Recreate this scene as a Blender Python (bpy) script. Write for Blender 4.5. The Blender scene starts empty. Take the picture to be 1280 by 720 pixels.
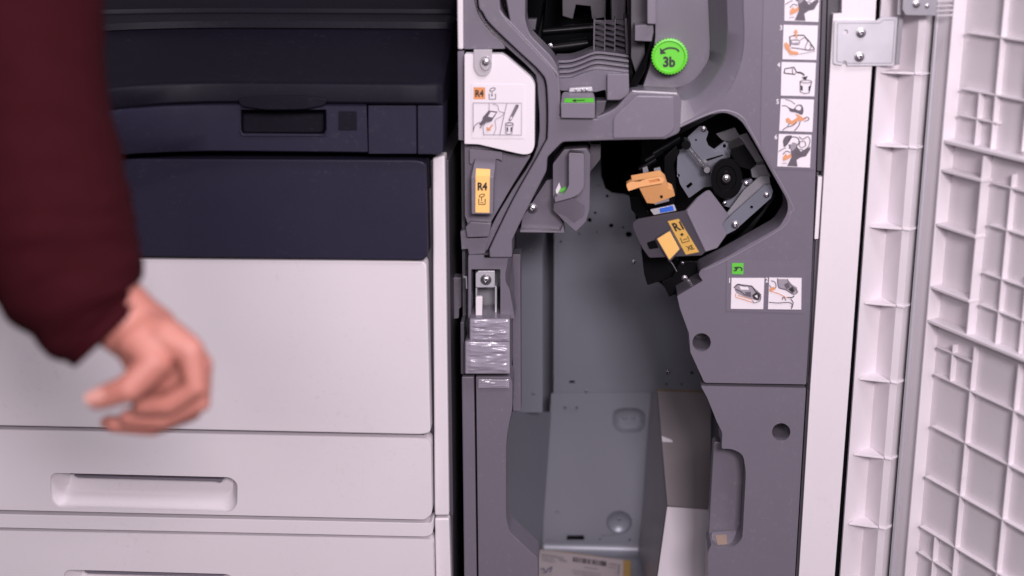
import bpy, bmesh, math, random
from mathutils import Vector, Matrix, noise
from mathutils.geometry import tessellate_polygon
random.seed(7)
R = math.radians
S = bpy.context.scene
COL = S.collection

# ------------------------------------------------------------------ camera
F = 1777.8
PITCH, YAW, DIST = R(16.3), R(3.1), 1.80
LOOK = Vector((0, 0, 0.70))
D = Vector((-math.sin(YAW)*math.cos(PITCH), math.cos(YAW)*math.cos(PITCH), -math.sin(PITCH)))
RT = Vector((math.cos(YAW), math.sin(YAW), 0))
UP = RT.cross(D)
EYE = LOOK - D*DIST
cd = bpy.data.cameras.new('camera'); cam = bpy.data.objects.new('camera', cd); COL.objects.link(cam)
cam.matrix_world = Matrix(((RT.x, UP.x, -D.x, EYE.x), (RT.y, UP.y, -D.y, EYE.y), (RT.z, UP.z, -D.z, EYE.z), (0, 0, 0, 1)))
cd.sensor_width = 36; cd.lens = 50; cd.clip_start = 0.05; cd.clip_end = 100
cd.dof.use_dof = True; cd.dof.focus_distance = 1.88; cd.dof.aperture_fstop = 2.4
S.camera = cam

# ------------------------------------------------------------------ light
w = bpy.data.worlds.new('World'); S.world = w; w.use_nodes = True
bg = w.node_tree.nodes['Background']; bg.inputs[0].default_value = (0.62, 0.54, 0.66, 1); bg.inputs[1].default_value = 0.10
S.view_settings.view_transform = 'Standard'; S.view_settings.look = 'None'
S.view_settings.exposure = 0; S.view_settings.gamma = 1


def area(name, loc, target, sx, sy, power, color):
    l = bpy.data.lights.new(name, 'AREA'); l.shape = 'RECTANGLE'; l.size = sx; l.size_y = sy
    l.energy = power; l.color = color
    o = bpy.data.objects.new(name, l); COL.objects.link(o); o.location = loc
    o.rotation_euler = (Vector(target)-Vector(loc)).to_track_quat('-Z', 'Y').to_euler()
    return o


area('key_lamp', (0.62, -2.7, 1.9), (0.25, 0, 0.62), 0.6, 0.4, 64, (1.0, 0.888, 0.955))
area('side_lamp', (1.5, -2.2, 1.9), (0.25, 0, 0.62), 0.7, 0.5, 10, (1.0, 0.888, 0.955))
area('front_lamp', (-0.1, -2.9, 1.8), (0.1, 0, 0.62), 0.7, 0.4, 22, (1.0, 0.888, 0.955))
area('strip_lamp', (0.75, -0.85, 2.7), (0.4, 0.05, 0.5), 1.4, 0.2, 25, (0.96, 0.9, 1.0))


# ------------------------------------------------------------------ helpers
def ray(px, py): return D + RT*((px-640)/F) + UP*((360-py)/F)


class Plane:
    def __init__(s, p, n):
        s.p = Vector(p); s.n = Vector(n).normalized()
        if s.n.dot(EYE-s.p) < 0: s.n = -s.n
    def at(s, px, py, off=0.0):
        r = ray(px, py); q = s.p+s.n*off
        return EYE + r*((q-EYE).dot(s.n)/r.dot(s.n))


def pl3(a, b, c): return Plane(a, (b-a).cross(c-a))
def P(px, py, y=0.0):
    r = ray(px, py); return EYE + r*((y-EYE.y)/r.y)
def PT(p, pl, off=0.0):
    if isinstance(pl, Plane): return pl.at(p[0], p[1], off)
    return P(p[0], p[1], pl-off)
def PZ(px, py, z):
    r = ray(px, py); return EYE + r*((z-EYE.z)/r.z)


def circ(cx, cy, rx, ry=None, n=20, a0=0.0):
    ry = rx if ry is None else ry
    return [(cx+rx*math.cos(a0+2*math.pi*i/n), cy+ry*math.sin(a0+2*math.pi*i/n)) for i in range(n)]


def rnd(pts, r=3.0, n=4):
    """round the corners of a closed outline; a point may carry its own radius as third value"""
    out = []; N = len(pts)
    for i in range(N):
        p = Vector(pts[i][:2]); a = Vector(pts[i-1][:2]); b = Vector(pts[(i+1) % N][:2])
        rr = pts[i][2] if len(pts[i]) > 2 else r
        la, lb = (a-p).length, (b-p).length
        t = min(rr, la*0.45, lb*0.45)
        if t < 0.2: out.append((p.x, p.y)); continue
        q0 = p+(a-p)/la*t; q1 = p+(b-p)/lb*t
        for k in range(n+1):
            u = k/n; v = q0*(1-u)**2 + p*2*u*(1-u) + q1*u*u
            out.append((v.x, v.y))
    return out


def curve(pts, n=6):
    """catmull-rom through an open run of points"""
    out = []
    for i in range(len(pts)-1):
        p0 = Vector(pts[max(i-1, 0)]); p1 = Vector(pts[i]); p2 = Vector(pts[i+1]); p3 = Vector(pts[min(i+2, len(pts)-1)])
        for k in range(n):
            t = k/n
            v = 0.5*((2*p1)+(-p0+p2)*t+(2*p0-5*p1+4*p2-p3)*t*t+(-p0+3*p1-3*p2+p3)*t**3)
            out.append(tuple(v))
    out.append(tuple(pts[-1])); return out


class MB:
    def __init__(s): s.v = []; s.f = []; s.m = []
    def add(s, vs, fs, m=0):
        b = len(s.v); s.v += [Vector(q) for q in vs]
        for f in fs: s.f.append([b+i for i in f]); s.m.append(m)
        return s
    def prism(s, front, vec, m=0, holes=(), back=True):
        rings = [list(front)]+[list(h) for h in holes]
        allv = [q for r_ in rings for q in r_]; n = len(allv)
        vs = allv+[q+vec for q in allv]; fs = []
        if len(rings) == 1:
            fs.append(list(range(n)))
            if back: fs.append(list(range(2*n-1, n-1, -1)))
        else:
            for t in tessellate_polygon(rings):
                fs.append(list(t))
                if back: fs.append([i+n for i in reversed(t)])
        o = 0
        for r_ in rings:
            k = len(r_)
            for i in range(k):
                a, b = o+i, o+(i+1) % k; fs.append([a, a+n, b+n, b])
            o += k
        return s.add(vs, fs, m)
    def loft(s, rings, m=0, closed=True, cap0=False, cap1=False):
        k = len(rings[0]); vs = [q for r_ in rings for q in r_]; fs = []
        for j in range(len(rings)-1):
            for i in range(k if closed else k-1):
                a = j*k+i; b = j*k+(i+1) % k; fs.append([a, b, b+k, a+k])
        if cap0: fs.append(list(range(k-1, -1, -1)))
        if cap1: fs.append([(len(rings)-1)*k+i for i in range(k)])
        return s.add(vs, fs, m)
    def box(s, lo, hi, m=0):
        x0, y0, z0 = lo; x1, y1, z1 = hi
        v = [(x0, y0, z0), (x1, y0, z0), (x1, y1, z0), (x0, y1, z0), (x0, y0, z1), (x1, y0, z1), (x1, y1, z1), (x0, y1, z1)]
        return s.add(v, [(0, 3, 2, 1), (4, 5, 6, 7), (0, 1, 5, 4), (1, 2, 6, 5), (2, 3, 7, 6), (3, 0, 4, 7)], m)
    def tube(s, path, rad, n=10, m=0, caps=True):
        path = [Vector(p) for p in path]; rings = []
        nrm = None
        for i, p in enumerate(path):
            t = (path[min(i+1, len(path)-1)]-path[max(i-1, 0)]).normalized()
            if nrm is None:
                nrm = t.orthogonal().normalized()
            nrm = (nrm-t*nrm.dot(t)).normalized(); bn = t.cross(nrm)
            r_ = rad[i] if isinstance(rad, (list, tuple)) else rad
            rings.append([p+(nrm*math.cos(2*math.pi*k/n)+bn*math.sin(2*math.pi*k/n))*r_ for k in range(n)])
        return s.loft(rings, m, True, caps, caps)


def link(name, me, parent=None):
    o = bpy.data.objects.new(name, me); COL.objects.link(o)
    if parent is not None:
        o.parent = parent
        if parent.type == 'EMPTY': o.matrix_parent_inverse = Matrix.Translation(-parent.location)
    return o


def build(name, mb, mats, parent=None, bevel=0.0, seg=2, smooth=True, recalc=True, ang=38):
    me = bpy.data.meshes.new(name)
    me.from_pydata([tuple(q) for q in mb.v], [], mb.f)
    if not isinstance(mats, (list, tuple)): mats = [mats]
    for m in mats: me.materials.append(m)
    me.polygons.foreach_set('material_index', mb.m)
    if recalc:
        bm = bmesh.new(); bm.from_mesh(me); bmesh.ops.recalc_face_normals(bm, faces=bm.faces); bm.to_mesh(me); bm.free()
    o = link(name, me, parent)
    if bevel > 0:
        if smooth: me.polygons.foreach_set('use_smooth', [True]*len(me.polygons))
        b = o.modifiers.new('bevel', 'BEVEL'); b.width = bevel; b.segments = seg; b.limit_method = 'ANGLE'
        b.angle_limit = R(ang); b.harden_normals = smooth
    elif smooth:
        bm = bmesh.new(); bm.from_mesh(me)
        for f in bm.faces: f.smooth = True
        for e in bm.edges:
            if len(e.link_faces) == 2 and e.calc_face_angle(0) > R(ang): e.smooth = False
        bm.to_mesh(me); bm.free()
    return o


def slab(name, pts, pl, depth, m, parent, bevel=0.0015, holes=(), seg=2, vec=None):
    if vec is None: vec = Vector((0, depth, 0)) if not isinstance(pl, Plane) else -pl.n*depth
    mb = MB().prism([PT(p, pl) for p in pts], vec, 0, [[PT(p, pl) for p in h] for h in holes])
    return build(name, mb, m, parent, bevel, seg)


def thing(name, loc, label, cat, group=None):
    o = bpy.data.objects.new(name, None); COL.objects.link(o); o.location = loc; o.empty_display_size = 0.05
    tag(o, label, cat, group); return o
def tag(o, label=None, cat=None, group=None, kind=None):
    for k, v in (('label', label), ('category', cat), ('group', group), ('kind', kind)):
        if v: o[k] = v
    return o


# ------------------------------------------------------------------ materials
def mat(name, col, rough=0.5, metal=0.0, bump=0.0, bscale=900.0, var=0.06, vscale=9.0, coat=0.0, spec=0.5, streak=None, rv=0.06, dust=0.0):
    m = bpy.data.materials.new(name); m.use_nodes = True; nt = m.node_tree; b = nt.nodes['Principled BSDF']
    b.inputs['Roughness'].default_value = rough; b.inputs['Metallic'].default_value = metal
    b.inputs['Coat Weight'].default_value = coat; b.inputs['Coat Roughness'].default_value = 0.15
    b.inputs['Specular IOR Level'].default_value = spec
    tc = nt.nodes.new('ShaderNodeTexCoord')
    src = tc.outputs['Object']
    n = nt.nodes.new('ShaderNodeTexNoise'); n.inputs['Scale'].default_value = vscale; n.inputs['Detail'].default_value = 5
    if streak:
        mp = nt.nodes.new('ShaderNodeMapping'); mp.inputs['Scale'].default_value = streak
        nt.links.new(src, mp.inputs['Vector']); nt.links.new(mp.outputs[0], n.inputs['Vector'])
    else: nt.links.new(src, n.inputs['Vector'])
    mx = nt.nodes.new('ShaderNodeMix'); mx.data_type = 'RGBA'
    c0 = [max(0, c*(1-var)) for c in col]+[1]; c1 = [min(1, c*(1+var)) for c in col]+[1]
    mx.inputs[6].default_value = c0; mx.inputs[7].default_value = c1
    nt.links.new(n.outputs['Fac'], mx.inputs[0]); nt.links.new(mx.outputs[2], b.inputs['Base Color'])
    if dust > 0:
        n4 = nt.nodes.new('ShaderNodeTexNoise'); n4.inputs['Scale'].default_value = 130; n4.inputs['Detail'].default_value = 9; n4.inputs['Roughness'].default_value = 0.7
        n5 = nt.nodes.new('ShaderNodeTexNoise'); n5.inputs['Scale'].default_value = 7; n5.inputs['Detail'].default_value = 4
        nt.links.new(src, n4.inputs['Vector']); nt.links.new(src, n5.inputs['Vector'])
        r1 = nt.nodes.new('ShaderNodeMapRange'); r1.inputs[1].default_value = 0.56; r1.inputs[2].default_value = 0.74; r1.inputs[4].default_value = dust
        r2 = nt.nodes.new('ShaderNodeMapRange'); r2.inputs[1].default_value = 0.40; r2.inputs[2].default_value = 0.66
        mu = nt.nodes.new('ShaderNodeMath'); mu.operation = 'MULTIPLY'
        nt.links.new(n4.outputs['Fac'], r1.inputs[0]); nt.links.new(n5.outputs['Fac'], r2.inputs[0])
        nt.links.new(r1.outputs[0], mu.inputs[0]); nt.links.new(r2.outputs[0], mu.inputs[1])
        m2 = nt.nodes.new('ShaderNodeMix'); m2.data_type = 'RGBA'; m2.inputs[7].default_value = (0.42, 0.39, 0.40, 1)
        nt.links.new(mu.outputs[0], m2.inputs[0]); nt.links.new(mx.outputs[2], m2.inputs[6]); nt.links.new(m2.outputs[2], b.inputs['Base Color'])
    mr = nt.nodes.new('ShaderNodeMapRange'); mr.inputs[3].default_value = max(0.03, rough-rv); mr.inputs[4].default_value = min(1, rough+rv)
    n2 = nt.nodes.new('ShaderNodeTexNoise'); n2.inputs['Scale'].default_value = vscale*2.7; n2.inputs['Detail'].default_value = 6
    nt.links.new(src, n2.inputs['Vector']); nt.links.new(n2.outputs['Fac'], mr.inputs[0]); nt.links.new(mr.outputs[0], b.inputs['Roughness'])
    if bump > 0:
        n3 = nt.nodes.new('ShaderNodeTexNoise'); n3.inputs['Scale'].default_value = bscale; n3.inputs['Detail'].default_value = 2
        nt.links.new(src, n3.inputs['Vector'])
        bp = nt.nodes.new('ShaderNodeBump'); bp.inputs['Strength'].default_value = bump; bp.inputs['Distance'].default_value = 0.0004
        nt.links.new(n3.outputs['Fac'], bp.inputs['Height']); nt.links.new(bp.outputs[0], b.inputs['Normal'])
    return m


WHITE = mat('white_plastic', (0.68, 0.64, 0.665), 0.42, dust=0.35, bump=0.12, var=0.03)
WHITE2 = mat('white_moulding', (0.71, 0.665, 0.695), 0.48, dust=0.35, bump=0.08, var=0.03)
CARD_W = mat('label_white', (0.72, 0.675, 0.71), 0.55, var=0.01)
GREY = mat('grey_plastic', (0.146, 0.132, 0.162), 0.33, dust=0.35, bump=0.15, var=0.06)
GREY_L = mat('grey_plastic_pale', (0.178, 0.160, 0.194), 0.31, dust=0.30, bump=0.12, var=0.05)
GREY_D = mat('grey_plastic_deep', (0.068, 0.061, 0.075), 0.40, bump=0.15, var=0.06)
DECAL = mat('grey_decal', (0.142, 0.126, 0.160), 0.45, dust=0.20, var=0.02)
NAVY = mat('navy_plastic', (0.020, 0.018, 0.036), 0.42, dust=0.06, spec=0.25, bump=0.2, var=0.06)
NAVY_D = mat('navy_plastic_dark', (0.0078, 0.0068, 0.0130), 0.5, dust=0.04, spec=0.12, bump=0.2, var=0.06)
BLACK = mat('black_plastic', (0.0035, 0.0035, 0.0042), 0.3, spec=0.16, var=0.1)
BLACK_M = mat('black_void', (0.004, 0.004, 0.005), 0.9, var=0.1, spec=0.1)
ZINC = mat('galvanised_sheet', (0.222, 0.232, 0.272), 0.42, 0.25, dust=0.20, bump=0.05, bscale=300, var=0.03, vscale=14, rv=0.02)
ZINC_LIT = mat('galvanised_sheet_lit', (0.238, 0.248, 0.288), 0.40, 0.25, dust=0.20, bump=0.05, bscale=300, var=0.03, vscale=14, rv=0.02)  # lit copy of the sheet: light on the lower cavity put into the colour
STEEL = mat('plated_steel', (0.58, 0.57, 0.61), 0.36, 0.45, bump=0.05, bscale=400, var=0.07, vscale=20)
STEEL_D = mat('dull_steel', (0.26, 0.255, 0.28), 0.42, 0.4, var=0.08, vscale=20)
CHROME = mat('bright_screw', (0.40, 0.385, 0.41), 0.30, 1.0, var=0.05)
GREEN = mat('green_plastic', (0.115, 0.58, 0.028), 0.42, bump=0.05, var=0.04)
GREEN_P = mat('green_print', (0.10, 0.50, 0.04), 0.5, var=0.03)
INK = mat('black_print', (0.018, 0.016, 0.018), 0.6, var=0.05)
INK_G = mat('grey_print', (0.10, 0.085, 0.105), 0.6, var=0.05)
INK_M = mat('mid_grey_print', (0.28, 0.25, 0.29), 0.6, var=0.05)
INK_W = mat('white_print', (0.75, 0.72, 0.76), 0.6, var=0.02)
INK_O = mat('orange_print', (0.62, 0.28, 0.13), 0.6, var=0.05)
INK_B = mat('blue_ink', (0.03, 0.03, 0.16), 0.6, var=0.05)
ORANGE = mat('orange_label', (0.66, 0.27, 0.10), 0.5, var=0.03)
YELLOW = mat('yellow_label', (0.92, 0.55, 0.17), 0.5, var=0.03)
GOLD = mat('mustard_label', (0.70, 0.42, 0.10), 0.45, var=0.04)
PEACH = mat('peach_plastic', (0.72, 0.36, 0.14), 0.42, bump=0.06, var=0.05)
BLUE = mat('blue_label', (0.03, 0.13, 0.62), 0.4, var=0.05)
CLEAR = mat('frosted_clear_plastic', (0.46, 0.43, 0.46), 0.18, 0.0, var=0.10, vscale=60, coat=0.5)
TAPE = mat('packing_tape', (0.30, 0.275, 0.33), 0.2, 0.0, var=0.05, coat=0.45, spec=0.7)
CARDB = mat('grey_cardboard', (0.195, 0.175, 0.185), 0.85, bump=0.5, bscale=250, var=0.14, vscale=11)
CARDWH = mat('white_board', (0.62, 0.575, 0.62), 0.7, bump=0.15, bscale=300, var=0.05)
PALE = mat('pale_sheet', (0.36, 0.335, 0.365), 0.4, var=0.10, vscale=7, streak=(6, 6, 0.7))
BROWN = mat('cut_board', (0.17, 0.115, 0.075), 0.85, var=0.2, vscale=40)
BEIGE = mat('masking_tape', (0.30, 0.22, 0.17), 0.6, var=0.06)
BLUED = mat('blued_steel', (0.195, 0.203, 0.245), 0.38, 0.35, bump=0.05, bscale=400, var=0.08, vscale=24)
KRAFT = mat('kraft_paper', (0.42, 0.27, 0.09), 0.8, bump=0.2, bscale=300, var=0.12)
PAPER = mat('paper_label', (0.48, 0.42, 0.42), 0.7, var=0.05)
SKIN = mat('skin', (0.45, 0.18, 0.140), 0.5, bump=0.35, bscale=260, var=0.14, vscale=28)
SKIN.node_tree.nodes['Principled BSDF'].inputs['Subsurface Weight'].default_value = 0.15
SKIN.node_tree.nodes['Principled BSDF'].inputs['Subsurface Radius'].default_value = (0.008, 0.003, 0.002)
NAIL = mat('fingernail', (0.60, 0.30, 0.25), 0.3, var=0.04)
MAROON = mat('maroon_knit', (0.029, 0.0038, 0.0062), 0.9, bump=0.6, bscale=420, var=0.10, vscale=40, spec=0.06)
CARPET = mat('dark_carpet', (0.05, 0.048, 0.052), 0.95, bump=1.0, bscale=300, var=0.3, vscale=60)
PAINT = mat('wall_paint', (0.25, 0.24, 0.25), 0.8, bump=0.2, bscale=120, var=0.05)

# ------------------------------------------------------------------ setting
fl = MB().box((-3, -4, -0.05), (3, 1.6, 0)); tag(build('floor', fl, CARPET), kind='structure')
wl = MB().box((-3, 1.2, 0), (3, 1.3, 2.6)); tag(build('wall', wl, PAINT), 'plain grey wall behind the printer and its finisher', 'wall')


# ------------------------------------------------------------------ screws, prints
def screw_mesh():
    me = bpy.data.meshes.get('screw')
    if me: return me
    bm = bmesh.new(); rings = []; n = 16
    prof = [(1.35, 0.0), (1.35, 0.12), (1.0, 0.16), (1.0, 0.50), (0.86, 0.70), (0.5, 0.80)]
    for r_, h in prof:
        rings.append([bm.verts.new((r_*math.cos(2*math.pi*k/n), -h, r_*math.sin(2*math.pi*k/n))) for k in range(n)])
    for a, b in zip(rings, rings[1:]):
        for k in range(n): bm.faces.new((a[k], a[(k+1) % n], b[(k+1) % n], b[k]))
    mid = [bm.verts.new((0.3*math.cos(2*math.pi*k/n)*(1.9 if k % 4 == 0 else 0.55), -0.48, 0.3*math.sin(2*math.pi*k/n)*(1.9 if k % 4 == 0 else 0.55))) for k in range(n)]
    for k in range(n): bm.faces.new((rings[-1][k], rings[-1][(k+1) % n], mid[(k+1) % n], mid[k]))
    f = bm.faces.new(mid)
    bmesh.ops.recalc_face_normals(bm, faces=bm.faces)
    me = bpy.data.meshes.new('screw'); bm.to_mesh(me); bm.free(); me.materials.append(CHROME)
    return me


def screw(px, py, pl, rpx, parent, rot=0.0, off=0.0005):
    o = link('screw', screw_mesh(), parent)
    p = PT((px, py), pl, off); r_ = (PT((px+rpx, py), pl)-PT((px, py), pl)).length/1.2
    q = Matrix.Identity(4)
    if isinstance(pl, Plane): q = Vector((0, -1, 0)).rotation_difference(pl.n).to_matrix().to_4x4()
    o.matrix_basis = Matrix.Translation(p) @ q @ Matrix.Rotation(rot, 4, 'Y') @ Matrix.Scale(r_, 4)
    return o


_txt = {}
def text2d(body, bold):
    if (body, bold) in _txt: return _txt[(body, bold)]
    cu = bpy.data.curves.new('lettering', 'FONT'); cu.body = body; cu.offset = bold; cu.resolution_u = 4
    ob = bpy.data.objects.new('lettering', cu); COL.objects.link(ob)
    dg = bpy.context.evaluated_depsgraph_get(); dg.update()
    me = bpy.data.meshes.new_from_object(ob.evaluated_get(dg))
    vs = [(v.co.x, v.co.y) for v in me.vertices]; fs = [list(p.vertices) for p in me.polygons]
    bpy.data.objects.remove(ob); bpy.data.curves.remove(cu); bpy.data.meshes.remove(me)
    x0 = min(v[0] for v in vs); x1 = max(v[0] for v in vs); y0 = min(v[1] for v in vs); y1 = max(v[1] for v in vs)
    vs = [((x-(x0+x1)/2)/(y1-y0), (y-(y0+y1)/2)/(y1-y0)) for x, y in vs]
    _txt[(body, bold)] = (vs, fs); return vs, fs


class Print:
    """flat print: filled shapes, strokes and lettering laid on a surface, each layer a hair above the last"""
    def __init__(s, pl, off=0.0004): s.pl = pl; s.off = off; s.mb = MB(); s.mats = []
    def mi(s, m):
        if m not in s.mats: s.mats.append(m)
        return s.mats.index(m)
    def lift(s): s.off += 0.00012
    def fill(s, pts, m):
        vs = [PT(p, s.pl, s.off) for p in pts]
        s.mb.add(vs, [list(t) for t in tessellate_polygon([vs])], s.mi(m)); s.lift(); return s
    def stroke(s, pts, wd, m, closed=False):
        pts = [Vector(p) for p in pts]
        if closed: pts = pts+[pts[0]]
        L = []; Rr = []
        for i, p in enumerate(pts):
            a = pts[max(i-1, 0)]; b = pts[min(i+1, len(pts)-1)]
            if closed and i in (0, len(pts)-1): a = pts[-2]; b = pts[1]
            t = (b-a)
            if t.length < 1e-6: t = Vector((1, 0))
            t.normalize(); nn = Vector((-t.y, t.x))*wd/2
            L.append(PT(p+nn, s.pl, s.off)); Rr.append(PT(p-nn, s.pl, s.off))
        s.mb.add(L+Rr, [[i, i+1, len(pts)+i+1, len(pts)+i] for i in range(len(pts)-1)], s.mi(m)); s.lift(); return s
    def text(s, body, cx, cy, h, m, ang=0.0, bold=0.0, wide=1.0, shear=0.0):
        vs, fs = text2d(body, bold); c, sn = math.cos(ang), math.sin(ang)
        q = []
        for x, y in vs:
            X = x*h*wide+shear*y*h; Y = -y*h
            q.append(PT((cx+X*c-Y*sn, cy+X*sn+Y*c), s.pl, s.off))
        s.mb.add(q, fs, s.mi(m)); s.lift(); return s
    def done(s, name, parent):
        return build(name, s.mb, s.mats, parent, 0, smooth=False, recalc=False)


def quad(a, b, c, d):
    """unit square of a sticker (u right, v down) -> photo pixels"""
    A, B, C_, D_ = map(Vector, (a, b, c, d))
    return lambda u, v: tuple((A*(1-u)+B*u)*(1-v)+(D_*(1-u)+C_*u)*v)


# ================================================================== PRINTER (left machine)
PX = lambda px, y: P(px, 330, y).x
PRN = thing('multifunction_printer', (-0.45, 0.2, 0), 'large office printer with navy scanner top, white front door and white paper drawers', 'printer')
YF = -0.02
# cabinet body behind the fronts
cb = MB()
xr = PX(561, 0.0)
cb.box((-1.15, 0.012, 0.03), (xr, 0.60, P(300, 197, 0.01).z))
build('cabinet', cb, GREY_D, PRN, 0.003)
slab('side_trim', [(540.5, 236), (540.5, 197), (556, 194.5), (561.5, 645), (543, 645)], -0.006, 0.03, WHITE, PRN, 0.003)
slab('side_trim', [(543, 648), (561.5, 648), (566, 800), (546, 800)], -0.006, 0.03, WHITE, PRN, 0.003)
slab('side_trim', [(556.8, 200), (560.5, 200), (566.5, 645), (562.3, 645)], 0.004, 0.5, GREY_D, PRN, 0.001)
# navy front cover
slab('front_cover', rnd([(-120, 197), (520, 200, 6), (532, 203, 6), (534.5, 320, 5), (529, 325.5, 3), (-120, 317)], 3), YF-0.004, 0.04, NAVY, PRN, 0.011, seg=5)
slab('cover_backing', [(-120, 194), (537, 196.5), (538, 236), (532, 236), (530, 205), (-120, 202)], 0.002, 0.05, NAVY_D, PRN, 0.002)
# white door, drawers, strip
slab('front_door', rnd([(-120, 322), (500, 326.5), (530, 327, 5), (533, 333, 4), (538, 541, 4), (528, 543.5, 4), (-120, 530)], 3), YF, 0.03, WHITE, PRN, 0.004, seg=3)
slab('door_lip', rnd([(-120, 529.5), (528, 541.6), (531, 545.5), (-120, 534.5)], 1), YF+0.014, 0.02, GREY_D, PRN, 0.001)


def drawer(outline, hole, slot, parent):
    inner = []
    cx = sum(p[0] for p in hole)/len(hole); cy = sum(p[1] for p in hole)/len(hole)
    d = slab('drawer', outline, YF, 0.03, WHITE, parent, 0.004, holes=[hole], seg=3)
    # scooped handle pocket
    y0 = min(p[1] for p in hole); y1 = max(p[1] for p in hole)
    mb = MB(); rings = []
    for k in range(7):
        t = k/6; s_ = 1-0.10*t*t*1.2
        ring = []
        for p in hole:
            q = P(cx+(p[0]-cx)*(1-0.11*t), cy+(p[1]-cy)*(1-0.42*t*t)-4*t*t, YF+0.001)
            v = (y1-p[1])/(y1-y0)
            ring.append(q+Vector((0, 0.002+0.033*t*(0.45+0.55*v), 0)))
        rings.append(ring)
    mb.loft(rings, 0, True, False, True)
    h = build('handle_pocket', mb, WHITE, d, 0, recalc=False)
    slab('finger_slot', slot, YF+0.012, 0.012, GREY_L, d, 0.0008)
    return d


drawer(rnd([(-120, 535), (520, 548), (533, 549.5, 5), (538.5, 555, 4), (540, 642, 4), (531, 649.5, 4), (-120, 634.5)], 3),
       rnd([(63, 591, 9), (288, 596.5, 10), (297, 604, 6), (296.5, 632, 9), (287, 640.5, 7), (72, 634, 8), (63.5, 624, 7)], 6, 5),
       [(92, 594.5), (279, 599.5), (276, 603.5), (270, 601.5), (97, 597)], PRN)
slab('drawer_rail', rnd([(-120, 640.5), (536, 654.5), (541, 651, 2), (541, 667, 3), (533, 671, 4), (-120, 657)], 2), YF, 0.03, WHITE, PRN, 0.003)
drawer(rnd([(-120, 661), (520, 674), (537, 675, 4), (541.5, 680, 4), (544, 800), (-120, 786)], 3),
       rnd([(80, 712, 9), (285, 717.5, 10), (294, 724, 6), (293, 756, 9), (284, 764, 7), (88, 758, 8), (80, 748, 7)], 6, 5),
       [(105, 714), (280, 718.5), (278, 723), (270, 721), (110, 717)], PRN)


# scanner: body, document cover
def bulge(px):
    t = min(max((330-px)/250, 0), 1.0)
    return 0.17*t**3 + (0.0014*max(80-px, 0))


def strip_rows(cols, rows, skip=None):
    """rows: (z, y, weight of the bulge)"""
    vs = []
    for (z, y, k) in rows:
        for c in cols: vs.append(Vector((PXS(c), y-bulge(c)*k, z)))
    n = len(cols); fs = []
    for j in range(len(rows)-1):
        for i in range(n-1):
            if skip and skip(i, j): continue
            a = j*n+i; fs.append([a, a+1, a+n+1, a+n])
    return vs, fs


YB = -0.035
PXS = lambda c: P(c, 150, YB).x
zt = P(554, 131.5, YB).z; zb = P(554, 192.5, YB).z
z1 = P(554, 137, YB).z; z2 = P(554, 169, YB).z
cols = [-160, -80, -30, 20, 60, 100, 140, 180, 220, 260, 301, 408, 458.6]
rows = [(zb, 0.05, .5), (zb, YB+0.003, .5), (zb+0.002, YB, .5), (z2, YB, .8), (z1, YB, 1), (zt-0.002, YB, 1), (zt, YB+0.003, 1), (zt, 0.05, 1)]
vs, fs = strip_rows(cols, rows, lambda i, j: i == 10 and j == 3)
sb = MB().add(vs, fs)
body = build('scanner_body', sb, NAVY, PRN, 0, recalc=False)
pocket_o = rnd([(301, 137, .1), (408, 137, .1), (408, 169, 6), (301, 169, 6)], 5, 5)
fr = MB(); o0 = [P(x, y, YB-0.0006) for x, y in pocket_o]
oc = (354, 152)
o1 = [P(oc[0]+(x-oc[0])*0.975, oc[1]+(y-oc[1])*0.94, YB+0.004) for x, y in pocket_o]
o2 = [P(oc[0]+(x-oc[0])*0.93, oc[1]+(y-oc[1])*0.80-1, YB+0.03) for x, y in pocket_o]
fr.loft([o0, o1, o2], 0, True, False, True)
# corner fillers between the square hole and the rounded pocket
sq = [(x, y) for x, y in [(299, 135.5), (410, 135.5), (410, 171), (299, 171)]]
ring = MB().prism([P(x, y, YB-0.0006) for x, y in sq], Vector((0, 0.004, 0)), 0, [[P(x, y, YB-0.0006) for x, y in pocket_o]])
fr2 = build('grip_pocket', fr, NAVY_D, body, 0, recalc=False)
build('grip_rim', ring, NAVY, body, 0.0005)
rp_ = [P(x, y, YB-0.0012) for x, y in pocket_o if y > 139]
build('grip_bead', MB().tube(rp_, 0.0012, 8), NAVY, body, 0)
slab('grip_lip', rnd([(296, 123, 8), (330, 120), (380, 120), (410, 123.5, 8), (406, 132, 5), (380, 137, 8), (330, 137.5, 8), (301, 133, 6)], 5), YB-0.008, 0.02, NAVY_D, PRN, 0.003, seg=3)
slab('end_cap', [(459.8, 132), (520.2, 132), (520.6, 192.6), (460.4, 192.6)], YB, 0.06, NAVY, PRN, 0.0012)
slab('end_cap', [(521.6, 132), (553.5, 132), (553.8, 188), (550, 193), (522, 193)], YB, 0.06, NAVY, PRN, 0.0012)
slab('sensor_window', rnd([(423, 139), (446, 139), (446, 163), (423, 163)], 1), YB-0.0008, 0.003, NAVY_D, body, 0.0004)
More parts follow.
